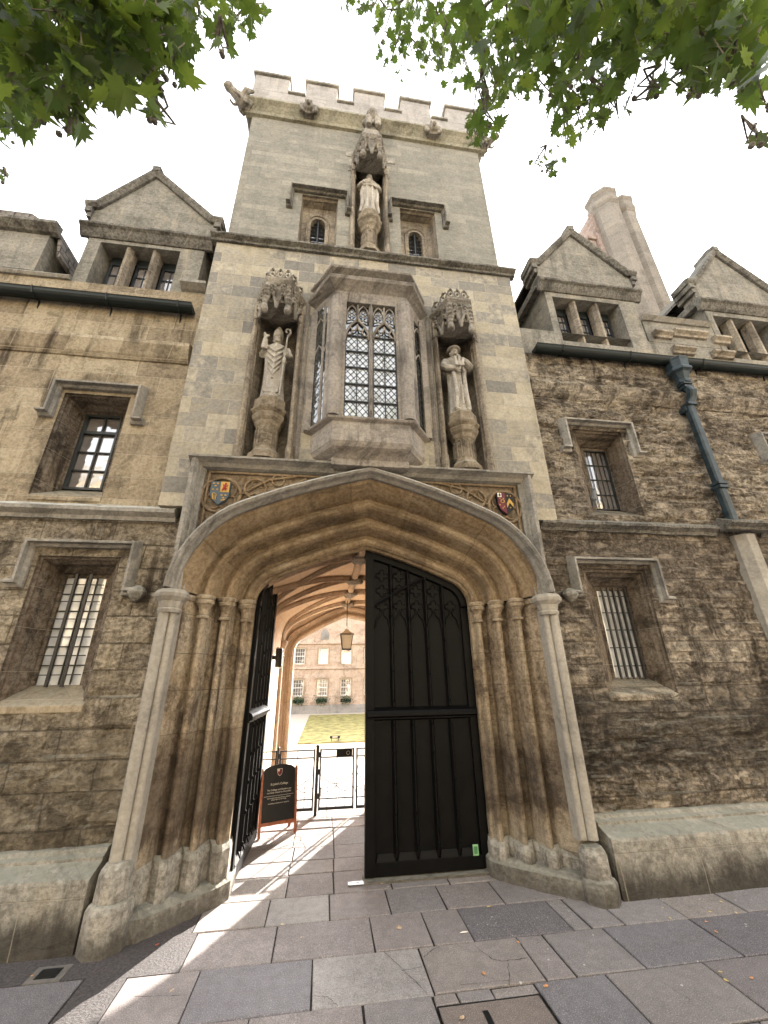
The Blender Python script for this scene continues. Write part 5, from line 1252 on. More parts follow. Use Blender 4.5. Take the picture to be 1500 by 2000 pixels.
# hopper and downpipe
hpx, hpz = at(1328, 722, WY-.14)
hp = MB()
def oc(x, z, w_, d_): return [(x+a*w_, WY-.12+b*d_, z) for a, b in ((-1, .6), (-1, -.3), (-.5, -1), (.5, -1), (1, -.3), (1, .6))]
hp.loft([oc(hpx, z, w_, w_*.9) for z, w_ in ((6.48, .15), (6.46, .165), (6.42, .15), (6.30, .14), (6.27, .165), (6.23, .165), (6.20, .12), (6.08, .08), (6.06, .095), (6.02, .095), (6.0, .075))])
pipe = obj('downpipe', hp, M['pipe'], right, bevel=.004)
pp = MB(); Yp = WY-.10; px0 = hpx-.03; px1 = at(1428, 1015, WY-.1)[0]
sec = [(hpx, Yp-.0, 6.0), (hpx, Yp-.06, 5.90), (hpx, Yp-.10, 5.82), (hpx-.0, Yp-.05, 5.70), (px1, Yp-.02, 5.6), (px1, Yp-.02, 3.66)]
pp.loft([[(x+a*.06, y+b*.045, z) for a, b in ((-1, 1), (-1, -.6), (-.6, -1), (.6, -1), (1, -.6), (1, 1))] for x, y, z in sec])
for z in (6.0, 5.93, 5.60, 4.25, 4.19): pp.box((px1 if z < 5.7 else hpx)-.078, (px1 if z < 5.7 else hpx)+.078, Yp-.09, Yp+.05, z-.02, z+.02)
pp.box(px1-.085, px1+.085, Yp-.02, WY, 5.50, 5.58)
obj('pipe', pp, M['pipe'], pipe, bevel=.004)
# main roof, chimney stack
obj('roof', MB().loft([[(x, WY+.45, 6.9), (x, WY+4.5, 10.3), (x, WY+8.5, 6.9)] for x in (2.84, 8.6)]), M['slate'], right)
CY = 6.3
ca, cb = at(1172, 470, CY), at(1262, 470, CY)
cxl, cxr = at(1180, 470, CY)[0], at(1252, 470, CY)[0]
wch = (cxr-cxl)
ctz = at(1190, 400, CY)[1]
c1, c2, rc = cxl+wch*.27, cxl+wch*.80, wch*.30
chm = MB()
oct_ = lambda x, y, r, z: [(x+r*math.cos(R(22.5+45*k)), y+r*math.sin(R(22.5+45*k)), z) for k in range(8)]
chm.loft([oct_(c1, CY, rc*1.05, 8), oct_(c1, CY, rc*1.05, ctz-.55)]); chm.loft([oct_(c2, CY+.1, rc*.95, 8), oct_(c2, CY+.1, rc*.95, ctz-.55)])
chi = obj('chimney', chm, M['chimney'], right)
capm = MB()
for x, y, r in ((c1, CY, rc), (c2, CY+.1, rc*.92)):
    capm.loft([oct_(x, y, r*f, z) for f, z in ((1.06, ctz-.55), (1.2, ctz-.45), (1.22, ctz-.36), (1.12, ctz-.30), (1.12, ctz-.12), (1.25, ctz-.04), (1.25, ctz+.05), (1.0, ctz+.08))])
obj('chimney_cap', capm, M['chimney'], chi, bevel=.01)
pk = MB().box(c1-rc*1.30, c1-rc*.75, CY+.02, CY+1.5, 8, ctz-.56); obj('chimney_flank', pk, M['chimney_pink'], chi)
obj('chimney_ledge', MB().box(c1-rc*1.9, c1-rc*1.31, CY+.10, CY+1.5, 8, ctz-1.6).box(c1-rc*2.05, c1-rc*1.29, CY+.05, CY+1.55, ctz-1.6, ctz-1.45), M['chimney_pink'], chi, bevel=.02)

# ================================================================ COURTYARD
QY = 25.8
quad = thing('courtyard_range', 'pink stone college range with white sash windows seen through the gateway', 'building', (0, QY, 0))
wins = []
for k in range(-4, 8):
    x = -1.54+1.39*k; wins += [(x-.30, x+.30, .91, 1.82), (x-.29, x+.29, 2.66, 3.56)]
qx0, qx1 = -8., 12.
obj('front_wall', wall_grid(qx0, qx1, 0, 5.5, QY, wins, 3., border=.3), M['quad'], quad)
obj('range_body', MB().box(qx0+.01, qx1-.01, QY+.31, QY+6, 0, 5.45), M['void'], quad)
straight('string_course', qx0, qx1, [(QY+.02, 2.46), (QY-.08, 2.44), (QY-.08, 2.38), (QY+.02, 2.34)], M['quad'], quad)
straight('cornice', qx0, qx1, [(QY+.02, 3.90), (QY-.12, 3.87), (QY-.12, 3.8), (QY+.02, 3.74)], M['quad'], quad)
straight('coping', qx0, qx1, [(QY+.3, 5.58), (QY-.06, 5.56), (QY-.06, 5.50), (QY+.3, 5.501)], M['quad'], quad)
straight('plinth', qx0, qx1, [(QY+.02, .45), (QY-.06, .42), (QY-.08, 0), (QY+.02, 0)], M['parapet'], quad)
wsrc = []
for i, (a, b, c, d) in enumerate(wins):
    up = c > 2
    if up and wsrc and len(wsrc) > 1 or (not up and wsrc):
        src = wsrc[1] if up else wsrc[0]
        n = src[0].copy(); sc.collection.objects.link(n); n.parent = quad; n.location = Vector((a-src[1], 0, 0))
        for ch in src[0].children:
            c2_ = ch.copy(); sc.collection.objects.link(c2_); c2_.parent = n
        continue
    fr = MB(); y0 = QY+.10
    for q in ([(a, QY, c), (a, y0, c), (a, y0, d), (a, QY, d)], [(b, QY, c), (b, y0, c), (b, y0, d), (b, QY, d)], [(a, QY, d), (a, y0, d), (b, y0, d), (b, QY, d)], [(a, QY, c), (a, y0, c), (b, y0, c), (b, QY, c)]): fr.add(q, [(0, 1, 2, 3)])
    fr.box(a-.06, b+.06, QY-.04, QY-.002, c-.06, c-.01)
    if not up:
        fr.box((a+b)/2-.2, (a+b)/2+.2, QY-.06, QY-.027, d+.11, d+.2)
        for q_ in (-1, 1): fr.box((a+b)/2+q_*.40-.03, (a+b)/2+q_*.40+.03, QY-.05, QY-.002, d-.14, d-.06)
        fr.box(a-.14, b+.14, QY-.05, QY-.002, d+.06, d+.10)
    else:
        fr.box(a-.16, a-.10, QY-.03, QY-.002, c, d); fr.box(b+.10, b+.16, QY-.03, QY-.002, c, d)
    wq = obj('window', fr, M['quad'], quad)
    su = MB().box(a-.09, a-.001, QY-.025, QY-.003, c, d+.05).box(b+.001, b+.09, QY-.025, QY-.003, c, d+.05).box(a, b, QY-.025, QY-.003, d+.001, d+.05)
    obj('surround', su, M['rib'], wq)
    sf_ = MB().box(a, a+.035, y0-.03, y0, c, d).box(b-.035, b, y0-.03, y0, c, d).box(a+.035, b-.035, y0-.03, y0, c, c+.05).box(a+.035, b-.035, y0-.03, y0, d-.04, d).box(a+.035, b-.035, y0-.035, y0, (c+d)/2-.02, (c+d)/2+.02)
    for k in (1, 2, 3): sf_.box(a+(b-a)*k/4-.008, a+(b-a)*k/4+.008, y0-.02, y0-.001, c+.05, d-.04)
    for k in (1, 3): sf_.box(a+.035, b-.035, y0-.021, y0-.002, c+(d-c)*k/4-.008, c+(d-c)*k/4+.008)
    obj('sash_frame', sf_, M['white'], wq); obj('glass', MB().box(a, b, y0+.001, y0+.01, c, d), M['glass_mid'], wq)
    wsrc.append((wq, a))
ct = MB().prismY([(-.35, 4.05), (.15, 4.05), (.15, 4.45), (.02, 4.62), (-.10, 4.72), (-.22, 4.62), (-.35, 4.45)], QY-.05, QY-.002).ell((-.10, QY-.06, 4.3), (.13, .04, .17))
obj('carved_cartouche', ct, M['parapet'], quad, bevel=.01)
rnd = random.Random(5)
for i, (px_, lab) in enumerate(((583, 'leafy window box under the left ground-floor sash window of the courtyard range'), (628, 'leafy window box under the middle ground-floor sash window of the courtyard range'), (675, 'leafy window box under the right ground-floor sash window, nearest the closed door'))):
    x = at(px_, 1367, QY-.15)[0]
    wb = thing('window_box', lab, 'window box', (x, QY-.1, .6), 'window boxes of the courtyard range')
    obj('box', MB().box(x-.3, x+.3, QY-.24, QY-.085, .58, .74), M['void'], wb)
    f = MB()
    for k in range(420):
        c = Vector((x+rnd.gauss(0, .19), QY-.2+rnd.gauss(0, .06), .70+rnd.gauss(0, .11))); r = rnd.uniform(.025, .05)
        u = Vector((rnd.gauss(0, 1), rnd.gauss(0, 1), rnd.gauss(0, 1))).normalized()*r; v = u.cross(Vector((rnd.gauss(0, 1), rnd.gauss(0, 1), rnd.gauss(0, 1)))).normalized()*r
        cc = rnd.random()*.6 if rnd.random() < .9 else 1.
        f.add([c-u, c-v*.6, c+u, c+v*.6], [(0, 1, 2, 3)], (cc, 0, 0))
    obj('foliage', f, M['shrub'], wb, recalc=False)
# lawn, paths
lwn = MB().box(-.75, 12, 14.0, 24.4, -.02, .03); tag(obj('lawn', lwn, M['grass']), kind='structure')
tag(obj('lawn', MB().box(-9, -2.6, 14.0, 24.4, -.02, .03), M['grass']), kind='structure')
tag(obj('path', MB().box(-12, 14, 10.5, QY, -.03, .0), M['gravel']), kind='structure')
ls = thing('lawn_sign', 'small dark sign on two short legs at the near edge of the lawn', 'sign', (.38, 14.25, .03))
obj('board', MB().box(.22, .54, 14.24, 14.26, .10, .165), M['board'], ls); obj('leg', MB().box(.26, .28, 14.245, 14.255, .02, .10), M['iron'], ls); obj('leg', MB().box(.48, .50, 14.245, 14.255, .02, .10), M['iron'], ls)
obj('notice_face', MB().box(.30, .46, 14.236, 14.24, .12, .15), M['cream'], ls)

# ================================================================ PAVEMENT
tag(obj('ground', MB().box(-300, 300, -300, 300, -.5, -.06), M['road']), kind='structure')
tag(obj('pavement_bed', MB().box(-9, 9.5, -1.6, 10.55, -.055, -.012), M['joint']), kind='structure')
pink, blue, pale, grey_, tan_ = (.255, .225, .218), (.19, .182, .195), (.325, .305, .295), (.232, .214, .212), (.275, .245, .228)
pv = MB(); rnd = random.Random(11)
def slab(x0, x1, y0, y1, c, skew=0.):
    j = .006; z = rnd.uniform(-.003, .001); t = [rnd.uniform(-.0015, .0015) for _ in range(4)]
    kf = rnd.uniform(.9, 1.1); c = tuple(max(.02, v*kf) for v in c)
    P4 = [(x0+j, y0+j), (x1-j+skew*0, y0+j), (x1-j, y1-j), (x0+j, y1-j)]
    P4 = [(a+rnd.uniform(-.004, .004), b+rnd.uniform(-.004, .004)) for a, b in P4]
    pv.loft([[(a, b, -.02) for a, b in P4], [(a, b, z+q-.004) for (a, b), q in zip(P4, t)], [(a+(.005 if i in (0, 3) else -.005), b+(.005 if i in (0, 1) else -.005), z+q) for i, ((a, b), q) in enumerate(zip(P4, t))]], col=c)
def row(y0, y1, xs, cs):
    for i in range(len(xs)-1): slab(xs[i], xs[i+1], y0, y1, cs[i % len(cs)] if cs else rnd.choice((pink, grey_, blue, tan_, pink)))
row(4.27, 4.70, [-.95, -.40, .115, .62, 1.10, 1.62, 2.2], [tan_, pale, pink, grey_, pink, grey_])
row(3.81, 4.27, [-.90, -.295, .435, .87, 1.175, 1.97, 2.12, 2.40, 2.95, 3.5, 4.2, 4.9, 5.6, 6.5, 7.4, 8.3], [pink, pink, pink, pink, (.15, .14, .15), grey_, grey_, grey_, tan_, grey_])
row(3.335, 3.81, [-1.22, -.755, -.01, .745, 1.49, 1.695, 2.195, 2.945, 3.70, 4.4, 5.1, 5.9, 6.7, 7.6, 8.5], [pink, blue, pale, tan_, pink, grey_, blue, (.16, .15, .165), blue, pink])
row(3.24, 3.335, [.73, .88, 1.10, 1.385], [tan_, grey_, tan_])
row(2.85, 3.335, [-1.30, -.36, .30, .725], [pink, pink, grey_]); row(2.85, 3.335, [1.39, 1.885, 2.60, 3.30, 4.0, 4.8, 5.5, 6.3, 7.2, 8.2], [blue, (.215, .195, .19), (.2, .18, .18), blue, pink])
row(3.335, 3.85, [-2.3, -1.50], [blue]); row(3.335, 3.85, [-3.1, -2.305], [grey_]); row(2.85, 3.33, [-2.4, -1.80], [blue]); row(2.85, 3.33, [-3.2, -2.4], [grey_])
y = 2.85
while y > -1.5:
    h = rnd.uniform(.42, .55); xs = [-9.]
    while xs[-1] < 9.3: xs.append(xs[-1]+rnd.uniform(.45, .85))
    row(max(-1.58, y-h), y, xs, None); y -= h
for (y0, y1), xs, cs in (((4.70, 5.15), [-.88, -.28, .155, .70, 1.25, 1.9], [tan_, pink, pink, grey_]), ((5.15, 5.48), [-.98, -.29, .165, .7, 1.3, 2.42], [pink, tan_]), ((5.48, 5.86), [-.98, -.28, .175, .8, 1.4, 2.42], [tan_, grey_, pink]), ((5.86, 6.47), [-.98, -.30, .18, .75, 1.4, 2.42], [pink, tan_, grey_]),
    ((6.47, 6.9), [-.98, -.3, .17, .8, 1.4, 2.42], [pink, grey_]), ((6.9, 7.45), [-.98, -.4, .1, .7, 1.3, 2.42], [tan_, pink]), ((7.45, 8.0), [-.98, -.2, .3, .8, 1.5, 2.42], [pink, tan_]), ((8.0, 8.6), [-.98, -.5, .0, .6, 1.2, 2.42], [tan_]), ((8.6, 9.3), [-.98, -.3, .25, .9, 1.5, 2.42], [pink]), ((9.3, 9.9), [-.98, -.5, .1, .7, 1.3, 2.42], [tan_]), ((9.9, 10.5), [-.98, -.3, .3, .8, 1.4, 2.42], [pink])):
    row(y0, y1, xs, cs)
tag(obj('pavement', pv, M['pave']), kind='structure')
asp = MB().prismZ([(-7.4, 2.86), (-3.2, 2.86), (-3.2, 3.86), (-1.49, 3.86), (-1.49, 3.335), (-1.80, 3.33), (-1.80, 2.86), (-1.305, 2.86), (-1.305, 3.335), (-1.225, 3.34), (-1.225, 3.82), (-.905, 3.82), (-.905, 4.275), (-.955, 4.28), (-.955, 4.6), (-7.4, 4.6)], -.02, -.003)
tag(obj('footway_tarmac', asp, M['asphalt']), kind='structure')
# cracks in the paving: dark fissures
ck = MB()
def crack(pts, w_=.0016):
    P_ = [Vector((*gr(a, b), 0)) for a, b in pts]; out = []
    for a, b in zip(P_, P_[1:]):
        for k in range(6): p = a.lerp(b, k/6); out.append(p+Vector((rnd.uniform(-.004, .004), rnd.uniform(-.004, .004), 0)))
    out.append(P_[-1])
    for a, b in zip(out, out[1:]):
        t_ = (b-a).normalized(); n_ = Vector((-t_.y, t_.x, 0))*w_*rnd.uniform(.5, 1.3)
        ck.add([a-n_+Vector((0, 0, .003)), b-n_+Vector((0, 0, .003)), b+n_+Vector((0, 0, .003)), a+n_+Vector((0, 0, .003))], [(0, 1, 2, 3)])
crack([(925, 1846), (960, 1873), (980, 1878), (1030, 1872)]); crack([(992, 1877), (995, 1925)]); crack([(750, 1860), (790, 1897), (835, 1942)]); crack([(828, 1870), (845, 1855), (858, 1850)]); crack([(785, 1897), (825, 1889)])
crack([(606, 1946), (640, 1948), (660, 1966)]); crack([(262, 1948), (370, 1945)]); crack([(1295, 1920), (1350, 1955)], .0011); crack([(900, 1925), (1000, 1915)], .001)
tag(obj('paving_cracks', ck, M['joint']), kind='structure')
# drain and utility cover
dx, dy = gr(95, 1903)
dg = thing('drain_grate', 'small square iron drain grate in the tarmac near the left plinth', 'drain', (dx, dy, 0))
obj('frame', MB().box(dx-.11, dx+.11, dy-.085, dy+.085, -.01, .002), plain('cement_frame', (.13, .12, .11), .9), dg)
obj('grate', MB().box(dx-.065, dx+.065, dy-.05, dy+.05, -.01, .006), M['iron'], dg)
uc = thing('utility_cover', 'rectangular stone-filled utility cover at the bottom edge of the pavement', 'manhole cover', (1.05, 3.0, 0))
ucm = MB().box(.74, 1.37, 2.70, 3.225, -.02, .0, col=(.20, .165, .145)); obj('cover', ucm, M['pave'], uc)
obj('cover_slot', MB().box(.985, 1.02, 3.0, 3.16, .0005, .002), M['iron'], uc)
rim = MB()
for a in ((.733, .738, 2.69, 3.232), (1.372, 1.377, 2.69, 3.232)): rim.box(*a, -.02, .003)
rim.box(.739, 1.371, 3.227, 3.232, -.02, .003); obj('rim', rim, M['iron'], uc)

# ================================================================ TREES
LEAF = [(0, -.12), (.20, -.30), (.30, -.22), (.52, -.34), (.44, -.10), (.86, -.02), (.52, .14), (.66, .30), (.42, .34), (.46, .62), (.20, .46), (.13, .74), (0, 1.05),
        (-.13, .74), (-.20, .46), (-.46, .62), (-.42, .34), (-.66, .30), (-.52, .14), (-.86, -.02), (-.44, -.10), (-.52, -.34), (-.30, -.22), (-.20, -.30)]
def add_leaf(mb, c, size, n, tip, col, rnd):
    n = n.normalized(); t = (tip - n*tip.dot(n)).normalized(); s = n.cross(t); fold = rnd.uniform(.05, .35); dr = rnd.uniform(.0, .3); s *= rnd.uniform(.7, 1.)
    h = size*.5
    def P(a, b): return c + s*a*h + t*b*h + n*(abs(a)*fold - b*b*dr*.5)*h
    vs = [P(0, .1)]+[P(a, b) for a, b in LEAF]
    k = len(LEAF); mb.add(vs, [(0, i+1, (i+1) % k+1) for i in range(k)], col)
def foliage(mb, br, clusters, rnd):
    for (cx, cy, rx, ry, dist, nlf, size) in clusters:
        for i in range(int(nlf*.8)):
            while True:
                a, b = rnd.uniform(-1, 1), rnd.uniform(-1, 1)
                if a*a+b*b < 1: break
            d = dist*rnd.uniform(.82, 1.28)
            c = CAM + ray(cx+a*rx, cy+b*ry).normalized()*d
            n = Vector((rnd.gauss(0, .8), rnd.gauss(-.25, .75), 1 if rnd.random() < .7 else .2)); tip = Vector((rnd.gauss(0, .6), rnd.gauss(0, .6), -.75))
            v = min(1, max(0, rnd.gauss(.48, .36)))
            add_leaf(mb, c, size*rnd.uniform(.5, 1.12), n, tip, (v, 0, 0), rnd)
            if rnd.random() < .25: br.tube([c, c+Vector((rnd.uniform(-.04, .04), rnd.uniform(-.04, .04), .10))], .0025, 4)
        top = CAM + ray(cx+rnd.uniform(-.3, .3)*rx, cy-ry*1.1).normalized()*dist
        for k in range(3):
            e = CAM + ray(cx+rnd.uniform(-.8, .8)*rx, cy+rnd.uniform(.3, .9)*ry).normalized()*dist*rnd.uniform(.95, 1.1)
            m = top.lerp(e, .5)+Vector((rnd.uniform(-.08, .08), rnd.uniform(-.08, .08), .05)); br.tube([top, m, e], [.009, .006, .003], 5)
            if rnd.random() < .5: br.ell(tuple(e+Vector((0, 0, -.05))), (.014, .014, .014), 6, 5); br.tube([e, e+Vector((0, 0, -.05))], .0015, 4)
def behind(mb, rnd, boxes):
    for x0, x1, y0, y1, z0, z1, n in boxes:
        for i in range(n):
            c = Vector((rnd.uniform(x0, x1), rnd.uniform(y0, y1), rnd.uniform(z0, z1)))
            add_leaf(mb, c, .26, Vector((rnd.gauss(0, 1), rnd.gauss(0, 1), 1)), Vector((rnd.gauss(0, 1), rnd.gauss(0, 1), -.6)), (rnd.random(), 0, 0), rnd)
def tree(lab, base, limbs, clusters, boxes, seed):
    rnd = random.Random(seed); root = thing('plane_tree', lab, 'tree', base, 'plane trees over the pavement')
    lf, br = MB(), MB(); foliage(lf, br, clusters, rnd); behind(lf, rnd, boxes)
    obj('crown', lf, M['leaf'], root, recalc=False)
    tag(obj('twigs', br, M['bark'], root), kind='stuff')
    b = Vector(base); tk = MB().tube([b+Vector((0, 0, -.1)), b+Vector((.02, 0, .4)), b+Vector((.05, .05, 2.5)), b+Vector((0, .1, 5)), b+Vector((.1, 0, 8.)), b+Vector((.1, .2, 11))], [.42, .30, .26, .22, .16, .06], 12)
    obj('trunk', tk, M['bark'], root, smooth=True)
    for tgt, z in limbs:
        s = b+Vector((0, .08, z)); e = Vector(tgt); m = s.lerp(e, .5)+Vector((0, 0, .5))
        obj('branch', MB().tube([s, s.lerp(m, .5)+Vector((0, 0, .1)), m, m.lerp(e, .5)+Vector((0, 0, .1)), e], [.11, .08, .055, .035, .015], 8), M['bark'], root, smooth=True)
def pt(px_, py_, d): return tuple(CAM + ray(px_, py_).normalized()*d)
L_ = [(60, 30, 170, 90, 3.2, 230, .21), (240, 20, 150, 80, 3.3, 170, .20), (400, 10, 110, 50, 3.8, 90, .17), (480, 30, 45, 40, 4.6, 45, .13), (60, 130, 100, 70, 3.0, 60, .21), (200, 120, 80, 55, 2.9, 40, .20),
      (300, 90, 60, 60, 3.0, 26, .20), (345, 130, 26, 40, 3.0, 8, .18), (150, 215, 30, 45, 2.9, 5, .21), (300, 185, 15, 50, 2.8, 5, .19), (220, 165, 40, 30, 2.9, 10, .19), (25, 200, 60, 50, 4.2, 50, .17), (20, 240, 45, 45, 5.0, 26, .15), (430, 70, 25, 35, 3.1, 6, .19), (90, 60, 200, 90, 5.2, 200, .2), (8, 340, 14, 12, 5., 5, .12), (40, 190, 60, 70, 3.4, 45, .19), (120, 190, 60, 60, 3.0, 22, .20), (140, 240, 26, 26, 2.8, 5, .21), (210, 150, 60, 50, 2.9, 22, .2), (300, 215, 12, 24, 2.8, 3, .19), (30, 230, 50, 40, 3.8, 25, .17), (270, 60, 120, 60, 3., 60, .2)]
R_ = [(1000, 40, 110, 60, 4.0, 160, .18), (1170, 50, 150, 80, 3.6, 230, .20), (1380, 40, 160, 70, 3.4, 200, .20), (1280, 30, 250, 70, 5.4, 300, .2), (830, 40, 110, 50, 5.4, 110, .15), (800, 110, 70, 50, 5.8, 60, .14), (740, 10, 90, 16, 5.8, 40, .13), (900, 120, 55, 60, 5.4, 60, .14), (950, 150, 45, 50, 4.6, 30, .16),
      (945, 215, 30, 35, 4.2, 12, .17), (935, 255, 28, 26, 5., 16, .12), (1000, 150, 40, 50, 4.6, 26, .16), (1080, 150, 70, 60, 3.8, 50, .18), (1150, 190, 70, 50, 3.9, 34, .17), (1095, 215, 30, 40, 4.0, 14, .17), (1210, 150, 30, 40, 3.7, 12, .18), (1100, 270, 22, 50, 5.0, 26, .17), (1060, 310, 26, 24, 5.2, 16, .15), (1085, 330, 16, 14, 5.2, 7, .15), (1130, 235, 40, 40, 4.4, 22, .17),
      (1290, 160, 24, 30, 3.6, 5, .17), (1360, 120, 60, 60, 3.4, 28, .19), (1350, 160, 25, 30, 3.3, 6, .19), (1440, 120, 70, 60, 3.2, 34, .2), (1475, 170, 25, 40, 3.0, 6, .2), (1470, 265, 16, 14, 2.7, 2, .22), (1275, 180, 10, 12, 3.7, 3, .13), (950, 200, 40, 60, 4.2, 34, .17), (935, 260, 30, 28, 4.8, 22, .14), (1000, 110, 60, 60, 4.0, 50, .18), (1130, 140, 90, 70, 3.7, 60, .18), (1180, 200, 50, 40, 3.8, 22, .17), (1370, 90, 90, 60, 3.4, 40, .19), (1430, 130, 50, 40, 3.2, 20, .2), (860, 70, 80, 60, 5.4, 60, .15)]
tree('plane tree with broad lobed leaves hanging into the upper left sky', (-3.4, -2.2, 0), [(pt(60, -60, 3.4), 4.2), (pt(260, -70, 3.5), 4.6), (pt(430, -60, 4.2), 5.0), (pt(-60, 140, 3.5), 3.8)], L_, [(-6, 0, -6, -1, 5, 10, 1500)], 3)
tree('plane tree with leaves hanging over the tower corner and upper right sky', (4.2, -1.8, 0), [(pt(900, -50, 5.2), 5.2), (pt(1100, -60, 4.0), 4.6), (pt(1300, -60, 3.8), 4.4), (pt(1480, -20, 3.4), 4.0)], R_, [(0, 8, -6, -.8, 5, 10, 1800)], 8)

# ================================================================ SMALL THINGS ON THE PAVEMENT
def make_leaf(x, y, s, rot, col, lab, seed):
    rnd = random.Random(seed); mb = MB(); h = s*.5
    pts = [(0, 0)]+[(a*.9, b) for a, b in LEAF] if s > .06 else [(0, .1)]+[(math.sin(t)*.45*(1+.1*math.sin(5*t)), .1-math.cos(t)*.8) for t in [2*math.pi*i/12 for i in range(12)]]
    cu = rnd.uniform(.1, .3)
    vs = [(a*h, b*h, .004+h*cu*(a*a+.5*b*b)+rnd.uniform(0, .003)) for a, b in pts]; k = len(pts)-1
    mb.add(vs, [(0, i+1, (i+1) % k+1) for i in range(k)])
    mb.xf(Matrix.Rotation(rot, 4, 'Z')); o = obj('fallen_leaf', mb, M[col], solid=0); o.location = (x, y, .0)
    tag(o, lab, 'leaf', 'fallen leaves on the pavement')
M['dry'] = plain('dry_orange_leaf', (.50, .25, .12), .7, .2, .3, 60); M['yell'] = plain('dry_yellow_leaf', (.55, .42, .16), .7, .2, .3, 60); M['tan_leaf'] = plain('dry_tan_leaf', (.45, .33, .22), .7, .2, .3, 60); M['redl'] = plain('red_leaf', (.45, .10, .05), .6, .3)
FL = [(780, 1815, .075, 'tan_leaf', 'curled tan star-shaped leaf on the slab below the closed door leaf'), (955, 1772, .04, 'yell', 'small yellow leaf on the slab right of the closed door leaf'),
      (945, 1903, .05, 'dry', 'orange leaf lying on the large cracked pale slab'), (1066, 1928, .05, 'dry', 'orange leaf at the near-left corner of the blue slab right of the utility cover'), (1013, 1842, .035, 'dry', 'small orange leaf at the corner of a joint above the cracked slab'),
      (903, 1990, .05, 'tan_leaf', 'tan leaf on the utility cover'), (551, 1807, .045, 'tan_leaf', 'tan leaf on the joint left of the pale slab'), (588, 1832, .03, 'tan_leaf', 'tiny pale leaf on the slab under the pale slab'),
      (1388, 1782, .04, 'yell', 'yellow leaf near the right plinth, nearest the wall'), (1438, 1784, .045, 'tan_leaf', 'pale leaf right of the yellow leaf near the right plinth'), (1380, 1802, .035, 'dry', 'orange-brown leaf on the blue slabs by the right plinth'), (1400, 1822, .04, 'dry', 'orange leaf on the blue slab far right'),
      (1408, 1900, .035, 'yell', 'pale green-yellow leaf on the far right slab joint'), (1418, 1916, .04, 'yell', 'greenish leaf just below another on the far right slab'), (1468, 1912, .04, 'dry', 'orange leaf near the lower right photo edge'), (1410, 1763, .03, 'yell', 'small yellow leaf at the foot of the right plinth'),
      (575, 1640, .04, 'dry', 'bright orange leaf at the foot of the notice board'), (584, 1651, .03, 'redl', 'small brown-red leaf just behind the bright orange one by the notice board'), (306, 1847, .04, 'redl', 'red leaf in the shade at the left foot of the arch'), (62, 1908, .03, 'dry', 'small orange leaf beside the drain grate'),
      (336, 1936, .04, 'tan_leaf', 'narrow tan leaf on the lower left slab'), (745, 1727, .04, 'tan_leaf', 'brown leaf on the threshold under the closed door'), (1310, 1795, .03, 'yell', 'small yellow leaf on the slabs in front of the right plinth'), (1295, 1774, .03, 'tan_leaf', 'small tan leaf in the dirt along the right plinth'),
      (888, 1777, .025, 'tan_leaf', 'thin tan leaf scrap before the threshold'), (460, 1748, .025, 'tan_leaf', 'tan leaf scrap by the left jamb foot')]
for i, (a, b, s, c, lab) in enumerate(FL):
    x, y = gr(a, b); make_leaf(x, y, s, i*1.7, c, lab, i)
x, y = gr(906, 1822); ft = MB().loft([[(-.035, 0, .003), (-.035, .002, .003), (-.035, .001, .004)], [(-.01, -.006, .004), (-.01, .007, .004), (-.01, 0, .010)], [(.02, -.008, .004), (.02, .008, .004), (.02, 0, .008)], [(.035, -.001, .004), (.035, .001, .004), (.035, 0, .005)]])
o = obj('feather', ft, M['cream']); o.location = (x, y, 0); o.rotation_euler = (0, 0, .1); tag(o, 'small white feather lying on a slab joint before the right jamb', 'feather')
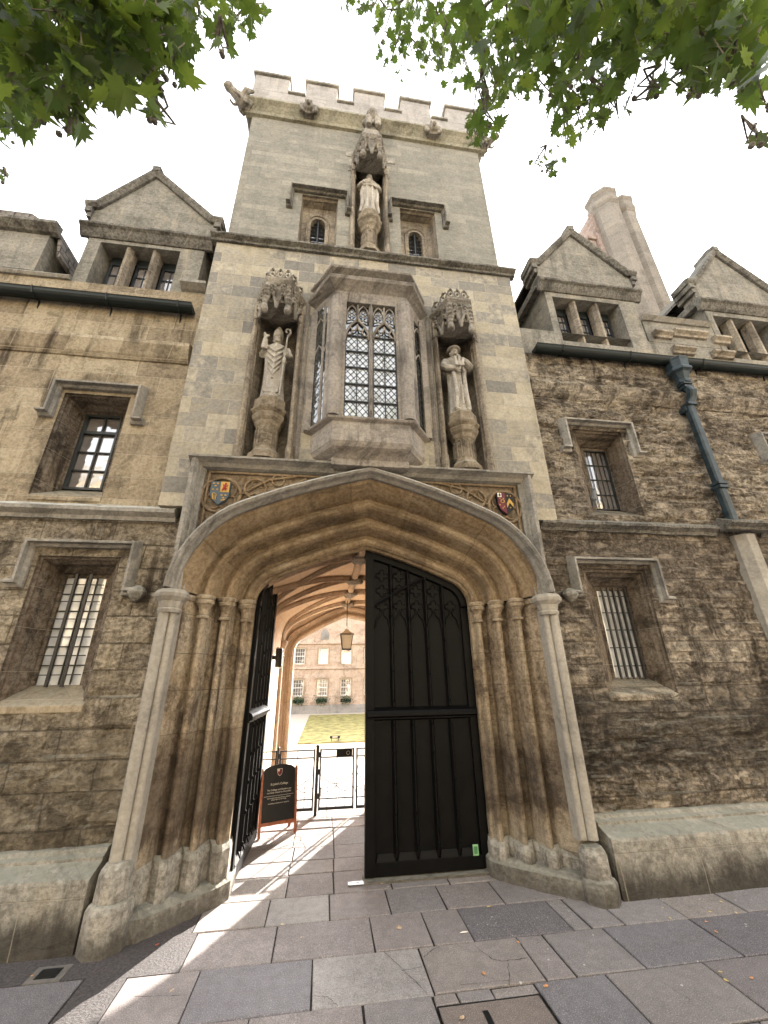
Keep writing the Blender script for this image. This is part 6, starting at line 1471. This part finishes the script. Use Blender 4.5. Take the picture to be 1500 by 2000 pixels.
# debris crumbs along the wall foot
db = MB(); rnd = random.Random(4)
for i in range(420):
    if rnd.random() < .6: x, y = rnd.uniform(2.5, 6), WY-.31-abs(rnd.gauss(0, .07))
    elif rnd.random() < .5: x, y = rnd.uniform(-2.6, 3), rnd.uniform(2.9, 4.2)
    else: x, y = rnd.uniform(-1.2, 2.4), 4.1-abs(rnd.gauss(0, .3))
    s = rnd.uniform(.002, .007); db.add([(x-s, y, .002), (x, y-s*.6, .003), (x+s, y+s*.2, .002+s), (x, y+s, .003)], [(0, 1, 2, 3)], (rnd.uniform(.2, .5),)*3)
tag(obj('pavement_grit', db, M['pave']), 'scattered grit and leaf crumbs on the paving', 'grit', kind='stuff')
# pigeon on the sill of the upper right window
bxp, bzp = at(1163, 990, 4.55)
pg = thing('pigeon', 'grey pigeon standing on the sill of the upper leaded window of the right wing', 'bird', (bxp, 4.55, bzp))
M['feather'] = plain('grey_plumage', (.16, .17, .18), .7, .3, .25, 60)
mb = MB(); X_ = bxp; Y_ = 4.55; Z_ = bzp+.03
mb.tube([(X_, Y_+.10, Z_+.01), (X_, Y_+.05, Z_+.05), (X_, Y_, Z_+.10), (X_, Y_-.03, Z_+.16), (X_, Y_-.035, Z_+.20)], [.012, .035, .05, .03, .024], 10); mb.ell((X_, Y_-.04, Z_+.215), (.024, .028, .024)); mb.tube([(X_, Y_-.06, Z_+.215), (X_, Y_-.085, Z_+.208)], [.008, .003], 6)
obj('body', mb, M['feather'], pg, remesh=.006)
obj('leg', MB().tube([(X_-.015, Y_, Z_-.03), (X_-.015, Y_, Z_+.06)], .004, 5), M['feather'], pg); obj('leg', MB().tube([(X_+.015, Y_, Z_-.03), (X_+.015, Y_, Z_+.06)], .004, 5), M['feather'], pg)

# ================================================================ ADDED RANGE BEHIND THE CAMERA (unseen, cuts low sky light, reflected in the panes)
opp = thing('added_blocker_range', 'long brown stone range added unseen behind the camera to cut low sky light', 'building', (0, -14, 0))
ow_ = wall_grid(-45, 45, 0, 13, 14, [(x, x+1.1, z, z+1.9) for x in range(-42, 42, 4) for z in (1.2, 5.2, 9.2)], 5., border=.3)
ow_.v = [(x, -y, z) for x, y, z in ow_.v]
obj('front_wall', ow_, M['left'], opp); obj('interior', MB().box(-44.9, 44.9, -20, -14.31, 0, 12.9), M['void'], opp)
obj('roof', MB().loft([[(x, -13.8, 13), (x, -17, 15.5), (x, -20, 13)] for x in (-45, 45)]), M['slate'], opp)
